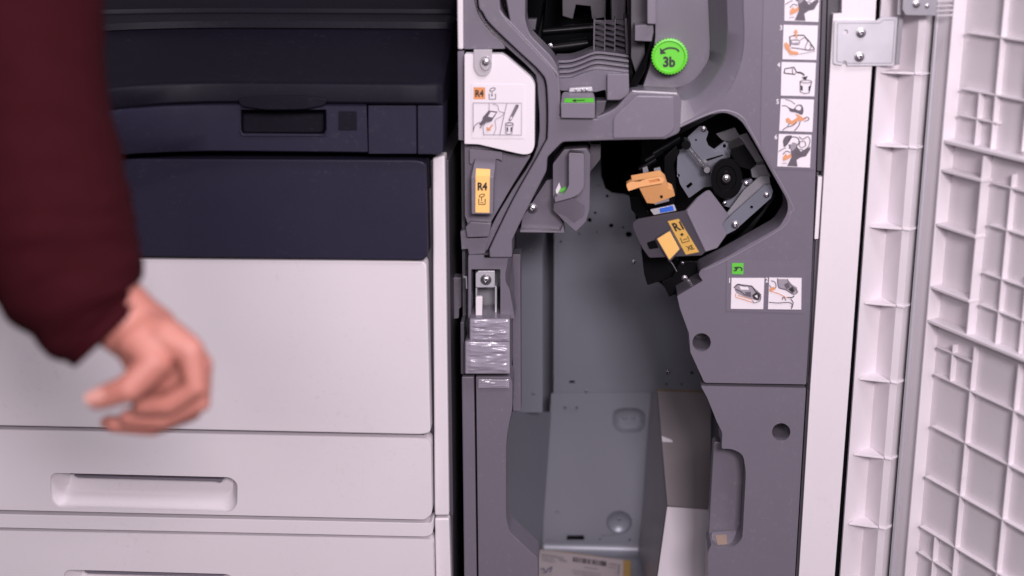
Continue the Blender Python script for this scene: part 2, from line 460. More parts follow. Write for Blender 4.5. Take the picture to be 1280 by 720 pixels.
# document cover
L = lambda py, y: P(554, py, y).z
cr = [(L(130.3, YB), 0.06, 1), (L(130.3, YB), YB-0.001, 1), (L(128, YB-0.004), YB-0.004, 1), (L(110, YB-0.004), YB-0.004, 1), (L(106.5, YB-0.003), YB-0.003, 1), (L(104, YB), YB, 1), (L(102, YB+0.004), YB+0.004, 1), (L(100, YB+0.01), YB+0.01, 1),
      (L(94, YB+0.022), YB+0.022, .95), (L(62, 0.055), 0.055, 0.8), (L(40, 0.10), 0.10, 0.5), (L(36.5, 0.104), 0.104, 0.4), (L(35.8, 0.100), 0.100, 0.4), (L(27.5, 0.101), 0.101, 0.4),
      (L(25.5, 0.108), 0.108, 0.4), (L(17, 0.16), 0.16, 0.2), (L(15.6, 0.16), 0.16, 0.2), (L(11.5, 0.161), 0.161, 0.2), (L(10, 0.165), 0.165, 0.2), (L(-20, 0.23), 0.23, 0), (L(-30, 0.45), 0.45, 0)]
ccols = [-160, -80, -30, 20, 60, 100, 140, 180, 220, 260, 300, 360, 430, 500, 545, 551, 553.5]
vs = []
for (z, y, k) in cr:
    for i, c in enumerate(ccols):
        e = max(0, (c-545)/8.5); vs.append(Vector((PXS(c), y-bulge(c)*k+0.006*e*e, z-0.004*e*e)))
n = len(ccols); fs = [[j*n+i, j*n+i+1, j*n+i+1+n, j*n+i+n] for j in range(len(cr)-1) for i in range(n-1)]
# closing side
fs.append([j*n+n-1 for j in range(len(cr))])
build('document_cover', MB().add(vs, fs), NAVY_D, PRN, 0, recalc=False)
sc = MB().box((-1.15, 0.055, zb+0.002), (PX(553, 0.05), 0.5, L(130, 0.06)+0.03)); build('scanner_frame', sc, NAVY_D, PRN, 0.002)
nk = MB().box((-1.15, 0.02, P(300, 205, 0.02).z), (PX(548, 0.02), 0.5, zb-0.001)); build('scanner_neck', nk, NAVY_D, PRN, 0.002)

# ================================================================== FINISHER (right machine)
FIN = thing('finisher', (0.2, 0.25, 0), 'grey and white paper finisher with its front door swung open beside the printer', 'finisher')
xl = PX(577, 0.02); xrr = PX(1036, 0.02)
cs = MB()
cs.box((xl, 0.03, 0.04), (xl+0.004, 0.64, 1.30)); cs.box((xrr, 0.05, 0.04), (xrr+0.02, 0.64, 1.30))
cs.box((xl+0.004, 0.636, 0.04), (xrr, 0.64, 1.30)); cs.box((xl+0.004, 0.03, 1.296), (xrr, 0.636, 1.30)); cs.box((xl+0.004, 0.03, 0.04), (xrr, 0.636, 0.046))
build('casing', cs, GREY_D, FIN, 0)
slab('top_trim', [(570, -80), (578.5, -80), (579, 62), (572, 62)], -0.002, 0.035, WHITE, FIN, 0.002)
slab('corner_cover', rnd([(579.5, -80), (592, -80, .1), (592.5, 0, 4), (597, 18, 10), (610, 37, 8), (630, 56, 6), (632, 61, 2), (579.5, 61.5)], 2), 0.004, 0.05, GREY, FIN, 0.002)

L1 = curve([(596, -80), (596, 0), (602, 16), (613, 32), (650, 67), (673, 89), (682, 108), (683, 166), (677, 184), (640, 250), (610, 312)], 4)
outer = curve([(593, -80), (593, 0), (598, 18), (610, 37), (634, 60), (664, 88), (671, 106), (672, 182), (640, 238), (622, 268), (606, 300)], 4)
slab('bezel_step', outer+[(603, 318)]+L1[::-1], 0.014, 0.03, GREY, FIN, 0.0015)
bar = [(x+1.5, y) for x, y in L1]
bar += [(612, 322), (640, 322, 2), (640, 300), (648, 283), (683, 214, 3), (684, 197, 3), (703, 177.5, 4), (760, 175.5), (832, 174), (850, 166, 6), (852, 126), (848, 117, 2), (796, 114.5, 4), (789, 116.5, 4), (770, 137.5, 6), (747, 148.5, 3), (699, 145.5, 3),
        (697.5, 101, 5), (691, 86, 8), (627, 18, 8), (622.5, 0, 6), (622.5, -80)]
slab('front_bezel', rnd([(p[0], p[1], p[2] if len(p) > 2 else 0.1) for p in bar], 1), -0.0012, 0.06, GREY, FIN, 0.004, seg=3)
slab('bezel_inset', rnd([(618, -80, .1), (657, -80, .1), (656.5, 26, 8), (662, 43, 8), (690, 71, 8), (697, 84, 8), (703, 150, 2), (690, 150, 2), (690, 92, 5), (640, 40, 5)], 3), 0.012, 0.06, GREY, FIN, 0.003)
slab('bar_face', rnd([(796, 119, 4), (842, 120, 3), (843, 164, 8), (830, 172.5, 3), (766, 173.5, 3), (766, 147, 6)], 3), -0.0035, 0.004, GREY_L, FIN, 0.002)

for run in ([(622.5, -80), (622.5, 0), (627, 18), (642, 33), (691, 86), (697, 101), (698.5, 143)], [(747, 147.5), (770, 136.5), (789, 116.5), (796, 114.5), (846, 117)]):
    build('bezel_ridge', MB().tube([P(x, y, 0.0005) for x, y in curve(run, 5)], 0.0019, 8), GREY_L, FIN, 0)  # paler grey than the bezel, giving the ridge its highlight by colour
# dish round the knob
a0 = curve([(886, -80), (887, 0), (889, 61), (883, 83), (864, 104), (838, 112)], 6)
a1 = curve([(906, -80), (907, 0), (907, 61), (895, 92), (871, 119), (847, 124)], 6)
a2 = curve([(929, -80), (929, 0), (929, 61), (916, 104), (892, 131), (848, 157)], 6)
dm = MB()
dm.loft([[P(x, y, 0.052) for x, y in a0], [P(x-1, y-1, 0.046) for x, y in a0], [P(x, y, 0.012) for x, y in a1], [P(x+2, y+2, 0.009) for x, y in a1], [P(x, y, 0.0012) for x, y in a2], [P(x+1, y+1, 0.004) for x, y in a2]], 0, False)
build('dish_rim', dm, GREY, FIN, 0, recalc=False)
slab('dish_floor', rnd([(818, -80, .1), (893, -80, .1), (895, 61, 10), (888, 87, 10), (868, 108, 10), (838, 118, 3), (800, 118, 3), (812, 84, 8), (819, 50, 8)], 3), 0.05, 0.03, GREY, FIN, 0.003)
# right inner cover
hole1 = circ(877, 428, 11.5, 11.5, 24)
a2r = [(x, y) for x, y in a2]
rp = [(p[0]+0.3, p[1], 0.1) for p in a2r]
rp += [(850, 158.5, 1), (884, 144, 6), (906, 139.5, 8), (925, 148, 10), (937, 166, 8), (985, 251, 8), (985, 266, 8), (974, 284, 6), (907, 322, 6), (876, 337, 5), (873, 343, 3), (878.5, 351, 1), (846.5, 370, 1.5),
       (850, 386), (861, 416), (863, 440), (880.5, 478.5, 3), (1007.5, 480.5, 1), (1012, 400), (1019.5, 215), (1029, -80, .1)]
slab('inner_cover', rnd(rp, 0.1, 3), 0.0, 0.05, GREY, FIN, 0.0025, holes=[hole1], seg=3)
# raised lip along the stapler window
lip = [(850, 158), (884, 143), (906, 138), (927, 146), (939, 166), (987.5, 251), (987.5, 267), (976, 286), (909, 324.5), (880, 338)]
lipc = curve(lip, 4)
tb = MB().tube([P(x, y, 0.001) for x, y in lipc], 0.0016, 8); build('window_lip', tb, GREY_L, FIN, 0)
hb = slab('hole_tube', circ(877, 428, 13, 13, 20), 0.051, 0.002, GREY_D, FIN, 0)
lp = [(876, 482.5, 2), (1007.5, 485, 1), (1003, 560), (989, 800, .1), (885, 800, .1), (885, 690, 2), (889, 681, 2), (900, 685, 5), (917, 684, 8), (928, 674, 8), (932.5, 590, 8), (929, 568, 8), (915, 561, 6), (902, 561, 3), (903, 541, 3), (896, 527, 3), (884, 497, 2)]
slab('lower_cover', rnd(lp, 1, 4), 0.0, 0.05, GREY, FIN, 0.0025, holes=[circ(976.5, 540, 11.5, 11, 24)], seg=3)
slab('hole_tube', circ(976.5, 540, 13, 13, 20), 0.051, 0.002, GREY_D, FIN, 0)
slab('handle_floor', rnd([(892, 552), (938, 556), (938, 694), (884, 694)], 4), 0.036, 0.02, GREY, FIN, 0.002)
hl = pl3(P(888, 664, 0.033), P(930, 664, 0.033), P(905, 684, 0.004))
slab('handle_lip', rnd([(889, 665, 3), (926, 662, 3), (929, 671, 6), (917, 682.5, 6), (899, 683.5, 5), (889, 678, 2)], 3), hl, 0.006, GREY_L, FIN, 0.001)
slab('tape_scrap', [(894, 669), (908, 668), (909, 680), (897, 681)], Plane(hl.p+hl.n*0.0008, hl.n), 0.0005, BEIGE, FIN, 0)
# rails between covers and white frame
slab('edge_rail', [(1020.5, 215), (1024, 215), (1010.5, 480), (1007.8, 480)], 0.012, 0.02, GREY_D, FIN, 0.001)
slab('edge_rail', [(1025.2, 300), (1019.5, 300), (1011.3, 478), (1012.8, 478)], 0.008, 0.02, GREY, FIN, 0.001)
slab('edge_rail', [(1009, 487), (1011, 487), (993, 800), (990, 800)], 0.010, 0.02, GREY, FIN, 0.001)
slab('edge_rail', [(1030, -80), (1036, -80), (1027.5, 214), (1021, 214)], 0.004, 0.03, GREY_D, FIN, 0.001)
slab('edge_rail', [(1037, -80), (1052, -80), (1050.5, 14), (1040, 16), (1030, 214), (1029, 214)], 0.010, 0.03, GREY_D, FIN, 0.002)
slab('magnet_strip', rnd([(1022.5, 221, 1), (1028, 221, 1), (1023, 299, 1), (1018, 299, 1)], 1), -0.001, 0.01, WHITE2, FIN, 0.0006)
slab('dark_backing', [(984, -80), (1060, -80), (1040, 300), (1020, 800), (975, 800), (1000, 480)], 0.053, 0.002, BLACK_M, FIN, 0)
# white frame
slab('front_frame', rnd([(1053, -80, .1), (1100, -80, .1), (1094.5, 20, .1), (1081, 215, .1), (1062.5, 470, .1), (1043.5, 720, .1), (1038, 800, .1), (992, 800, .1), (998.5, 720, .1), (1013, 480, .1), (1025, 300, .1), (1030, 215, .1), (1041, 24, 1), (1041.5, 17.5, 1), (1052, 16.5, 1)], 1), -0.004, 0.045, WHITE, FIN, 0.002)

# knob
kb = MB(); N = 36
prof = []
for (r_, y, tooth) in [(24.0, 0.047, 1), (24.0, 0.024, 1), (23.3, 0.022, 1), (19.6, 0.0215, 0), (18.9, 0.0225, 0), (18.2, 0.023, 0)]:
    ring = []
    for k in range(N*4):
        a = 2*math.pi*k/(N*4); rr = r_
        if tooth: rr = r_*(0.955 + 0.045*(1 if (k % 4) in (1, 2) else 0)) - 0.6
        ring.append(P(837+rr*math.cos(a), 70.5+rr*math.sin(a), y))
    prof.append(ring)
kb.loft(prof, 0, True, False, True)
KN = build('knob', kb, GREEN, FIN, 0, recalc=False, ang=30); KN['label'] = 'bright green ribbed knob with a black arrow and 3b'
pr = Print(0.023, 0.0004)
pr.text('3b', 836.5, 77.3, 13.5, INK, 0.0, 0.045, 0.9)
arc = [(849 - 0.2, 64.5), (846, 61.5), (841.5, 60.2), (836, 60.0), (831, 61.6), (827.5, 64)]
pr.stroke(curve(arc, 4), 2.2, INK).fill([(825, 59.5), (825.5, 67.8), (833, 66.8)], INK)
pr.done('lettering', KN)

# ---- stickers
SET = DECAL
slab('decal', rnd([(956, -80, .1), (1025, -80, .1), (1018, 212.5, 1), (966, 211, 2), (951, 184, 3), (951, 150, .1)], 1), -0.0008, 0.0007, DECAL, FIN, 0)
slab('decal', [(908.5, 326), (1008.5, 327.5), (1005, 392), (907.5, 389)], -0.0008, 0.0007, DECAL, FIN, 0)
YS = -0.0016


def sticker(c, mapper, num=None, npos=None):
    st = slab('instruction_sticker', c, YS, 0.0007, CARD_W, FIN, 0)
    q = quad(*c); pr = Print(YS, 0.0003)
    mapper(pr, q)
    pr.done('drawing', st)
    if num:
        p2 = Print(-0.0008, 0.0003); p2.text(num, npos[0], npos[1], 6.0, INK_W, 0.02, 0.02, 0.9); p2.done('number', st)


def ST(pr, q, pts, w_, m, closed=False, smooth=True):
    pts = [q(u, v) for u, v in pts]
    if smooth and len(pts) > 2: pts = curve(pts, 4)
    pr.stroke(pts, w_, m, closed)
def FL(pr, q, pts, m, smooth=False):
    pts = [q(u, v) for u, v in pts]
    if smooth: pts = curve(pts+[pts[0]], 4)[:-1]
    pr.fill(pts, m)


def face_pic(pr, q):
    # cut-away unit over a grey shape of a head-like cover with an orange hand arrow
    FL(pr, q, [(.30, .98), (.42, .70), (.38, .45), (.30, .32), (.52, .30), (.72, .55), (.98, .35), (.98, .45), (.86, .66), (.70, .70), (.58, .78), (.62, .98)], INK_G)
    FL(pr, q, [(.16, .34), (.14, .20), (.22, .06), (.40, .04), (.36, .18), (.26, .34), (.18, .40)], INK_G, True)
    ST(pr, q, [(.30, .20), (.42, .08), (.60, .12), (.62, .28), (.48, .40), (.32, .42)], 1.1, INK)
    FL(pr, q, [(.36, .36), (.44, .24), (.58, .28), (.52, .44), (.42, .52)], INK_M)
    ST(pr, q, [(.62, .06), (.74, .14), (.88, .06), (.96, .16), (.92, .36), (.76, .50), (.58, .58)], 1.0, INK_G)
    ST(pr, q, [(.66, .22), (.78, .20), (.84, .32), (.72, .40), (.64, .34)], 0.9, INK_G, True)
    ST(pr, q, [(.54, .58), (.64, .46), (.76, .48), (.70, .60)], 0.9, INK_G, True)
    ST(pr, q, [(.02, .54), (.14, .46), (.24, .42)], 0.9, INK_G)
    ST(pr, q, [(.16, .62), (.26, .52), (.38, .56)], 1.0, INK_G)
    FL(pr, q, [(.16, .72), (.24, .60), (.30, .66), (.40, .58), (.42, .70), (.32, .76), (.24, .80), (.18, .82)], INK_O)
    ST(pr, q, [(.14, .92), (.22, .89), (.30, .90)], 0.8, INK_M)


def lift_pic(pr, q):
    FL(pr, q, [(.20, .36), (.60, .30), (.78, .50), (.92, .66), (.70, .70), (.24, .66)], CARD_W)
    ST(pr, q, [(.22, .62), (.19, .34), (.34, .30), (.60, .29), (.76, .46), (.93, .68)], 1.5, INK, False, False)
    ST(pr, q, [(.24, .66), (.50, .68), (.74, .72), (.94, .70)], 1.2, INK_G)
    ST(pr, q, [(.24, .44), (.46, .44), (.46, .56), (.26, .56)], 1.1, INK_G, True)
    FL(pr, q, [(.25, .52), (.45, .50), (.45, .57), (.26, .57)], INK_M)
    ST(pr, q, [(.50, .44), (.62, .36), (.72, .46), (.66, .62), (.68, .70)], 0.9, INK_G)
    ST(pr, q, [(.78, .56), (.84, .62), (.78, .70)], 0.9, INK_G)
    FL(pr, q, [(.29, .22), (.36, .12), (.44, .22), (.40, .22), (.42, .40), (.36, .36), (.34, .22)], INK_O)
    FL(pr, q, [(.04, .54), (.10, .50), (.18, .58), (.24, .74), (.46, .78), (.46, .86), (.22, .86), (.16, .76), (.06, .66)], INK_O)
    ST(pr, q, [(.46, .84), (.70, .80), (.96, .74)], 0.8, INK_M)


def bin_pic(pr, q):
    ST(pr, q, [(.08, .34), (.10, .20), (.30, .16), (.36, .14), (.44, .28), (.40, .36), (.10, .33)], 1.4, INK, False, False)
    ST(pr, q, [(.32, .17), (.33, .34)], 1.0, INK_G)
    ST(pr, q, [(.46, .30), (.58, .31), (.68, .38)], 2.0, INK)
    FL(pr, q, [(.60, .44), (.78, .40), (.72, .54)], INK)
    ST(pr, q, [(.56, .56), (.58, .88), (.70, .92), (.84, .90), (.90, .56)], 1.1, INK_G, False, False)
    ST(pr, q, [(.56, .56), (.66, .52), (.80, .52), (.90, .56), (.80, .60), (.64, .60), (.56, .56)], 0.9, INK_G)
    FL(pr, q, [(.58, .68), (.64, .70), (.65, .84), (.60, .82)], INK); FL(pr, q, [(.88, .68), (.82, .70), (.82, .84), (.87, .82)], INK)


def pour_pic(pr, q):
    ST(pr, q, [(.04, .22), (.18, .22), (.30, .32), (.46, .36)], 1.1, INK_G)
    ST(pr, q, [(.14, .02), (.30, .06), (.44, .16)], 0.9, INK_G)
    FL(pr, q, [(.26, .26), (.40, .30), (.50, .18), (.64, .18), (.70, .34), (.66, .48), (.50, .42), (.30, .38)], INK_G, True)
    FL(pr, q, [(.46, .26), (.54, .20), (.62, .24), (.60, .34), (.48, .32)], CARD_W, True)
    FL(pr, q, [(.18, .62), (.26, .58), (.36, .68), (.54, .56), (.46, .46), (.56, .48), (.72, .58), (.84, .56), (.70, .66), (.52, .68), (.42, .80), (.30, .76), (.20, .72)], INK_O)
    ST(pr, q, [(.72, .60), (.82, .54), (.88, .62), (.74, .68)], 1.0, INK_G)
    ST(pr, q, [(.10, .98), (.22, .88), (.40, .82), (.52, .70)], 1.1, INK_G)
    ST(pr, q, [(.46, .98), (.58, .82), (.62, .68)], 1.1, INK_G); ST(pr, q, [(.24, .86), (.30, .76)], 0.9, INK_G)


def unit_pic(pr, q):
    FL(pr, q, [(.10, .30), (.22, .20), (.56, .24), (.80, .40), (.92, .56), (.86, .72), (.66, .68), (.40, .60), (.16, .48)], INK_M, True)
    FL(pr, q, [(.42, .46), (.60, .44), (.62, .62), (.44, .58)], INK_G); FL(pr, q, [(.24, .26), (.50, .28), (.54, .38), (.30, .38)], CARD_W)
    FL(pr, q, [(.64, .56), (.76, .46), (.90, .56), (.84, .72), (.70, .68)], INK); FL(pr, q, [(.72, .58), (.80, .54), (.82, .66)], CARD_W)
    ST(pr, q, [(.08, .32), (.20, .20), (.40, .26), (.62, .26), (.74, .42), (.92, .54)], 1.2, INK)
    ST(pr, q, [(.14, .50), (.14, .62), (.40, .70), (.64, .78), (.66, .70), (.20, .56)], 1.0, INK_O, False, False)
    ST(pr, q, [(.12, .36), (.30, .44), (.42, .56)], 1.0, INK); ST(pr, q, [(.68, .72), (.70, .80), (.88, .74), (.92, .58)], 1.0, INK_G)


def slide_pic(pr, q):
    FL(pr, q, [(.26, .04), (.56, .04), (.70, .20), (.86, .30), (.88, .44), (.74, .52), (.52, .40), (.30, .34)], INK_M)
    ST(pr, q, [(.26, .02), (.30, .30), (.52, .38), (.76, .52), (.88, .42), (.66, .22), (.56, .04)], 1.2, INK_G)
    FL(pr, q, [(.46, .22), (.58, .14), (.66, .30), (.54, .36)], INK_G); FL(pr, q, [(.60, .36), (.72, .28), (.80, .40), (.72, .48)], INK)
    ST(pr, q, [(.06, .10), (.18, .14), (.22, .30), (.10, .34), (.02, .24)], 1.0, INK_G); FL(pr, q, [(.02, .36), (.14, .28), (.22, .36), (.10, .42), (.02, .40)], INK_O)
    ST(pr, q, [(.02, .42), (.30, .50), (.58, .64)], 1.0, INK_O); ST(pr, q, [(.02, .78), (.30, .80), (.62, .78), (.74, .86), (.70, .98)], 1.1, INK_G)
    ST(pr, q, [(.42, .70), (.46, .60), (.54, .72)], 1.0, INK_G); ST(pr, q, [(.58, .62), (.72, .62), (.78, .56)], 1.3, INK)
    ST(pr, q, [(.70, .92), (.76, .80), (.68, .66)], 1.0, INK_G)


sticker([(981, -18), (1025, -18), (1023, 27.5), (980.5, 26)], face_pic)
sticker([(979.5, 31), (1022.5, 32), (1020.5, 75), (978, 74)], lift_pic, '3', (976.3, 34.5))
sticker([(977, 77.5), (1020, 78.5), (1018, 120.5), (976, 119.5)], bin_pic, '4', (973.5, 81))
sticker([(976, 123.5), (1017.5, 124.5), (1015.5, 165), (974, 163.5)], pour_pic, '5', (972, 127))
sticker([(973.5, 167.5), (1014.5, 168.5), (1012.5, 209.5), (971.5, 208)], face_pic, '6', (970, 171))
sticker([(914.5, 347.5), (955.5, 347.5), (954, 386.5), (913.5, 386)], unit_pic, '1', (912, 350.5))
sticker([(961.5, 347), (1002, 347.5), (1001.5, 387), (960, 386.5)], slide_pic, '2', (958.6, 350))
gs = slab('jam_mark', [(915, 329), (929.5, 329), (929, 343), (915, 342.5)], YS, 0.0007, GREEN_P, FIN, 0)
pr = Print(YS, 0.0003); pr.stroke(curve([(926.5, 338.5), (927.5, 336), (925, 334.3), (919, 334.3)], 3), 1.6, INK).fill([(917, 333.5), (920.5, 338.5), (923, 335)], INK); pr.stroke([(917, 338.3), (921, 338.2)], 1.4, INK)
pr.done('arrow', gs)

# ---- storage cavity
YC = 0.42
plate = [(693, 160), (750.5, 160), (751.5, 220), (757, 236), (765, 241), (781, 243), (791, 247), (795, 275), (806, 310), (812, 345), (850, 372), (905, 372), (905, 496), (692, 496)]
hl_ = [(739.5, 210, 2), (759, 245, 2), (744, 266, 1.7), (737, 275, 2.8), (764, 282, 2.8), (779, 284, 1.4), (778, 307, 1.4), (724, 292, 1.3), (701, 302, 1.3), (786, 293, 4), (865, 466, 2), (833, 480, 1.4), (852, 480, 1.4), (728, 260, 1.2), (746, 290, 1.0), (709, 250, 1.0), (748, 232, 0.9)]
holes = [circ(x, y, r_, r_*0.9, 10) for x, y, r_ in hl_]+[rnd([(711.5, 475.8), (718.5, 475.8), (718.5, 478.8), (711.5, 478.8)], 1)]
BP = slab('back_plate', plate, YC, 0.002, ZINC, FIN, 0, holes=holes)
slab('plate_overlap', [(697, 304), (795, 304), (806, 312), (812, 346), (850, 373), (905, 373), (905, 470), (697, 470)], YC-0.0012, 0.001, ZINC, BP, 0, holes=[circ(865, 466, 2.2, 2, 10)])
em1 = lambda s, dy=0: rnd([(786.5+(x-786.5)*s, 525+(y-525)*s+dy) for x, y in [(766, 514), (776, 510), (798, 510), (807, 516), (807, 533), (798, 541), (776, 541), (766, 534)]], 5*s, 3)
em2 = lambda s, dy=0: circ(774, 653+dy, 16*s, 14.5*s, 28)
low = [(689, 492), (905, 490), (905, 692), (850, 692), (690, 684), (677, 692), (680, 640)]
lh = [em1(1), em2(1), rnd([(708.5, 671.5), (730.5, 671.5), (730.5, 675), (708.5, 675)], 0.5), circ(706, 509.5, 1.6, 1.4, 8), circ(721, 509.5, 1.6, 1.4, 8), circ(750, 674.5, 1, 1, 8), circ(787, 675, 1.4, 1.2, 8)]
LPL = slab('lower_plate', low, YC-0.006, 0.002, ZINC_LIT, FIN, 0.0008, holes=lh)
for em, n1, fr_ in ((em1, 4, 0.62), (em2, 4, 0.40)):
    mb = MB(); mb.loft([[P(x, y, YC-0.0062) for x, y in em(1.03)], [P(x, y, YC-0.0050) for x, y in em(0.98)], [P(x, y, YC+0.004) for x, y in em(0.85)], [P(x, y, YC+0.009) for x, y in em(fr_)], [P(x, y, YC+0.009) for x, y in em(0.2)]], 0, True, False, True)
    build('pressed_dimple', mb, ZINC_LIT, LPL, 0, recalc=False)
slab('hook_slot', [(704.5, 508), (723, 508), (722.5, 515), (705, 515)], YC-0.0075, 0.001, ZINC, LPL, 0.0005, holes=[circ(706.5, 510, 1.5, 1.3, 8), circ(720.5, 510, 1.5, 1.3, 8)])
slab('hook', [(709, 670.3), (730, 670.3), (730, 672.3), (711, 672.3), (711, 675), (709, 675)], YC-0.011, 0.004, BLACK, LPL, 0.0003)
for x, y, r_, pp, yy in [(792, 327, 2.6, BP, YC-0.002), (835, 465, 2.6, BP, YC-0.002), (733, 489, 1.8, BP, YC), (697, 640, 1.8, LPL, YC-0.006), (781, 523, 1.4, LPL, YC+0.008), (792, 523, 1.4, LPL, YC+0.008), (774, 649, 2.0, LPL, YC+0.008)]:
    screw(x, y, yy, r_, pp, random.random())
# left part of the cavity
LS = slab('side_sheet', [(645, 286), (678.5, 286), (678.5, 496), (678, 516), (645, 516)], 0.33, 0.002, ZINC, FIN, 0.0008)
screw(667, 492, 0.33, 1.7, LS); screw(663, 312, 0.33, 1.5, LS)
slab('side_recess', [(668, 160), (704, 160), (700, 516), (668, 516)], 0.50, 0.002, ZINC, FIN, 0)
rc = MB().add([P(694, 162, YC+0.002), P(694, 494, YC+0.002), P(694, 494, YC+0.002)+Vector((0, 0.08, 0)), P(694, 162, YC+0.002)+Vector((0, 0.08, 0))], [(0, 1, 2, 3)]); build('recess_wall', rc, ZINC, FIN, 0)
lw = MB().add([P(640, 514, 0.30), P(690, 515, YC-0.004), P(676, 693, YC-0.008), P(625, 720, 0.22), P(620, 600, 0.25)], [(0, 1, 2, 3, 4)])
build('side_wall', lw, ZINC, FIN, 0)
slab('side_rail', rnd([(640.5, 318), (650.5, 318), (651, 514, 1), (641, 514, 1)], 1), 0.085, 0.03, GREY, FIN, 0.002)
ZF = P(740, 690, YC-0.006).z
fm = MB(); fm.box((xl+0.01, 0.03, ZF-0.004), (PX(905, 0.3), YC-0.003, ZF)); build('cavity_floor', fm, ZINC_LIT, FIN, 0.001)
fil = MB(); rings = []
for k in range(6):
    a = math.pi/2*k/5
    rings.append([Vector((x, YC-0.006-0.014*(1-math.sin(a)), ZF+0.014*(1-math.cos(a))+0.0004)) for x in (P(680, 690, YC).x, P(860, 690, YC).x)])
fil.loft(rings, 0, False); build('floor_fillet', fil, ZINC_LIT, FIN, 0)
# right part of the cavity: bent divider sheet
dv = MB().add([P(821, 489, 0.345), P(833, 632, 0.232), P(818, 740, 0.12), P(793, 740, 0.40), P(803, 640, YC-0.009), P(814, 492, YC-0.009)], [(0, 1, 4, 5), (1, 2, 3, 4)])
build('divider_sheet', dv, PALE, FIN, 0)
# dark chamber behind
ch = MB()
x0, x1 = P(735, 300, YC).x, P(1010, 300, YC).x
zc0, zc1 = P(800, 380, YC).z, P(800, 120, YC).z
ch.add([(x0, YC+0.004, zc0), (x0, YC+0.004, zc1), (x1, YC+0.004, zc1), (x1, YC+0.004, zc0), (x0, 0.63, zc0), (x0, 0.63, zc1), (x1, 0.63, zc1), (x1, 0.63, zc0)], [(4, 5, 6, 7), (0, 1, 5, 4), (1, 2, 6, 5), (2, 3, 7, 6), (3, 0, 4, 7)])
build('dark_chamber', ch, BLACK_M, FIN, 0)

# ---- left pillar
PIL = slab('pillar', rnd([(585.5, 319), (636, 319), (632, 340, 2), (632, 352, 2), (637, 362, 2), (643.5, 398, 2), (585.5, 398)], 1), 0.006, 0.045, GREY, FIN, 0.0015, holes=[rnd([(589, 336.5), (625.5, 336.5), (625.5, 396), (589, 396)], 1.5)])
cfm = MB().add([P(632.5, 322, 0.008), P(641, 322, 0.06), P(644.5, 396, 0.06), P(643, 396, 0.008), P(637, 362, 0.008), P(632.5, 352, 0.008)], [(0, 1, 2, 3, 4, 5)]); build('pillar_chamfer', cfm, GREY_L, FIN, 0)
slab('bracket_back', [(586, 332), (630, 332), (630, 400), (586, 400)], 0.049, 0.002, STEEL_D, PIL, 0)
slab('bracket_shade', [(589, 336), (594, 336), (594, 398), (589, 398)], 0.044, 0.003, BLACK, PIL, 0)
pb = slab('lock_plate', rnd([(594.5, 342, 1), (598, 338.5, 1), (618.5, 338.5, 1), (618.5, 359.5, 2), (594.5, 359.5, 2)], 1), 0.008, 0.003, STEEL, PIL, 0.0008)
screw(607.5, 349.5, 0.008, 6.2, pb, 0.4)
slab('lock_post', [(594.5, 359.5), (596.5, 359.5), (596.5, 397), (594.5, 397)], 0.014, 0.02, STEEL, PIL, 0.0005)
slab('lock_post', [(618.5, 357), (621, 359), (621, 394), (618.5, 396)], 0.014, 0.02, STEEL, PIL, 0.0005)
slab('lock_post', [(621.5, 360), (626, 362), (626, 394), (621.5, 395)], 0.03, 0.01, BLACK, PIL, 0)
slab('lock_tab', rnd([(594.5, 371, 2), (603, 371, 2), (602.5, 396.5, 2), (594.5, 396.5, 2)], 2), 0.002, 0.006, WHITE2, PIL, 0.001)
slab('pillar_clip', [(605, 319), (615, 319), (614, 322), (606, 322)], 0.004, 0.002, BLACK, PIL, 0)
slab('tape_block', [(586.5, 398), (637.5, 398), (638, 468), (580.5, 468), (580.5, 427), (586.5, 425)], -0.012, 0.06, GREY, FIN, 0.002)
slab('tape_block', [(575.5, 403), (580, 403), (580.5, 468), (576, 468)], 0.0, 0.04, GREY_D, FIN, 0.001)


def tape(pts_lo, pts_hi, y, amp, seed, nu=60, nv=46):
    """a strip of clear tape with wrinkles running across it"""
    vs = []; fs = []
    (ax, ay), (bx, by) = pts_lo, pts_hi
    for j in range(nv+1):
        for i in range(nu+1):
            u, v = i/nu, j/nv
            e = min(1, min(u, 1-u)*9)*min(1, min(v, 1-v)*9)
            h = noise.noise(Vector((u*2.2+seed, v*6.5+0.8*noise.noise(Vector((u*2, v*3, seed))), 1.3)))*0.7 + noise.noise(Vector((u*4+seed, v*14, 5.3)))*0.3
            vs.append(P(ax+(bx-ax)*u, ay+(by-ay)*v, y)+Vector((0, -amp*(0.6+h)*e, 0)))
    n = nu+1
    for j in range(nv):
        for i in range(nu): fs.append([j*n+i, j*n+n+i, j*n+n+i+1, j*n+i+1])
    o = build('packing_tape', MB().add(vs, fs), TAPE, FIN, 0, ang=180, recalc=False)
    return o


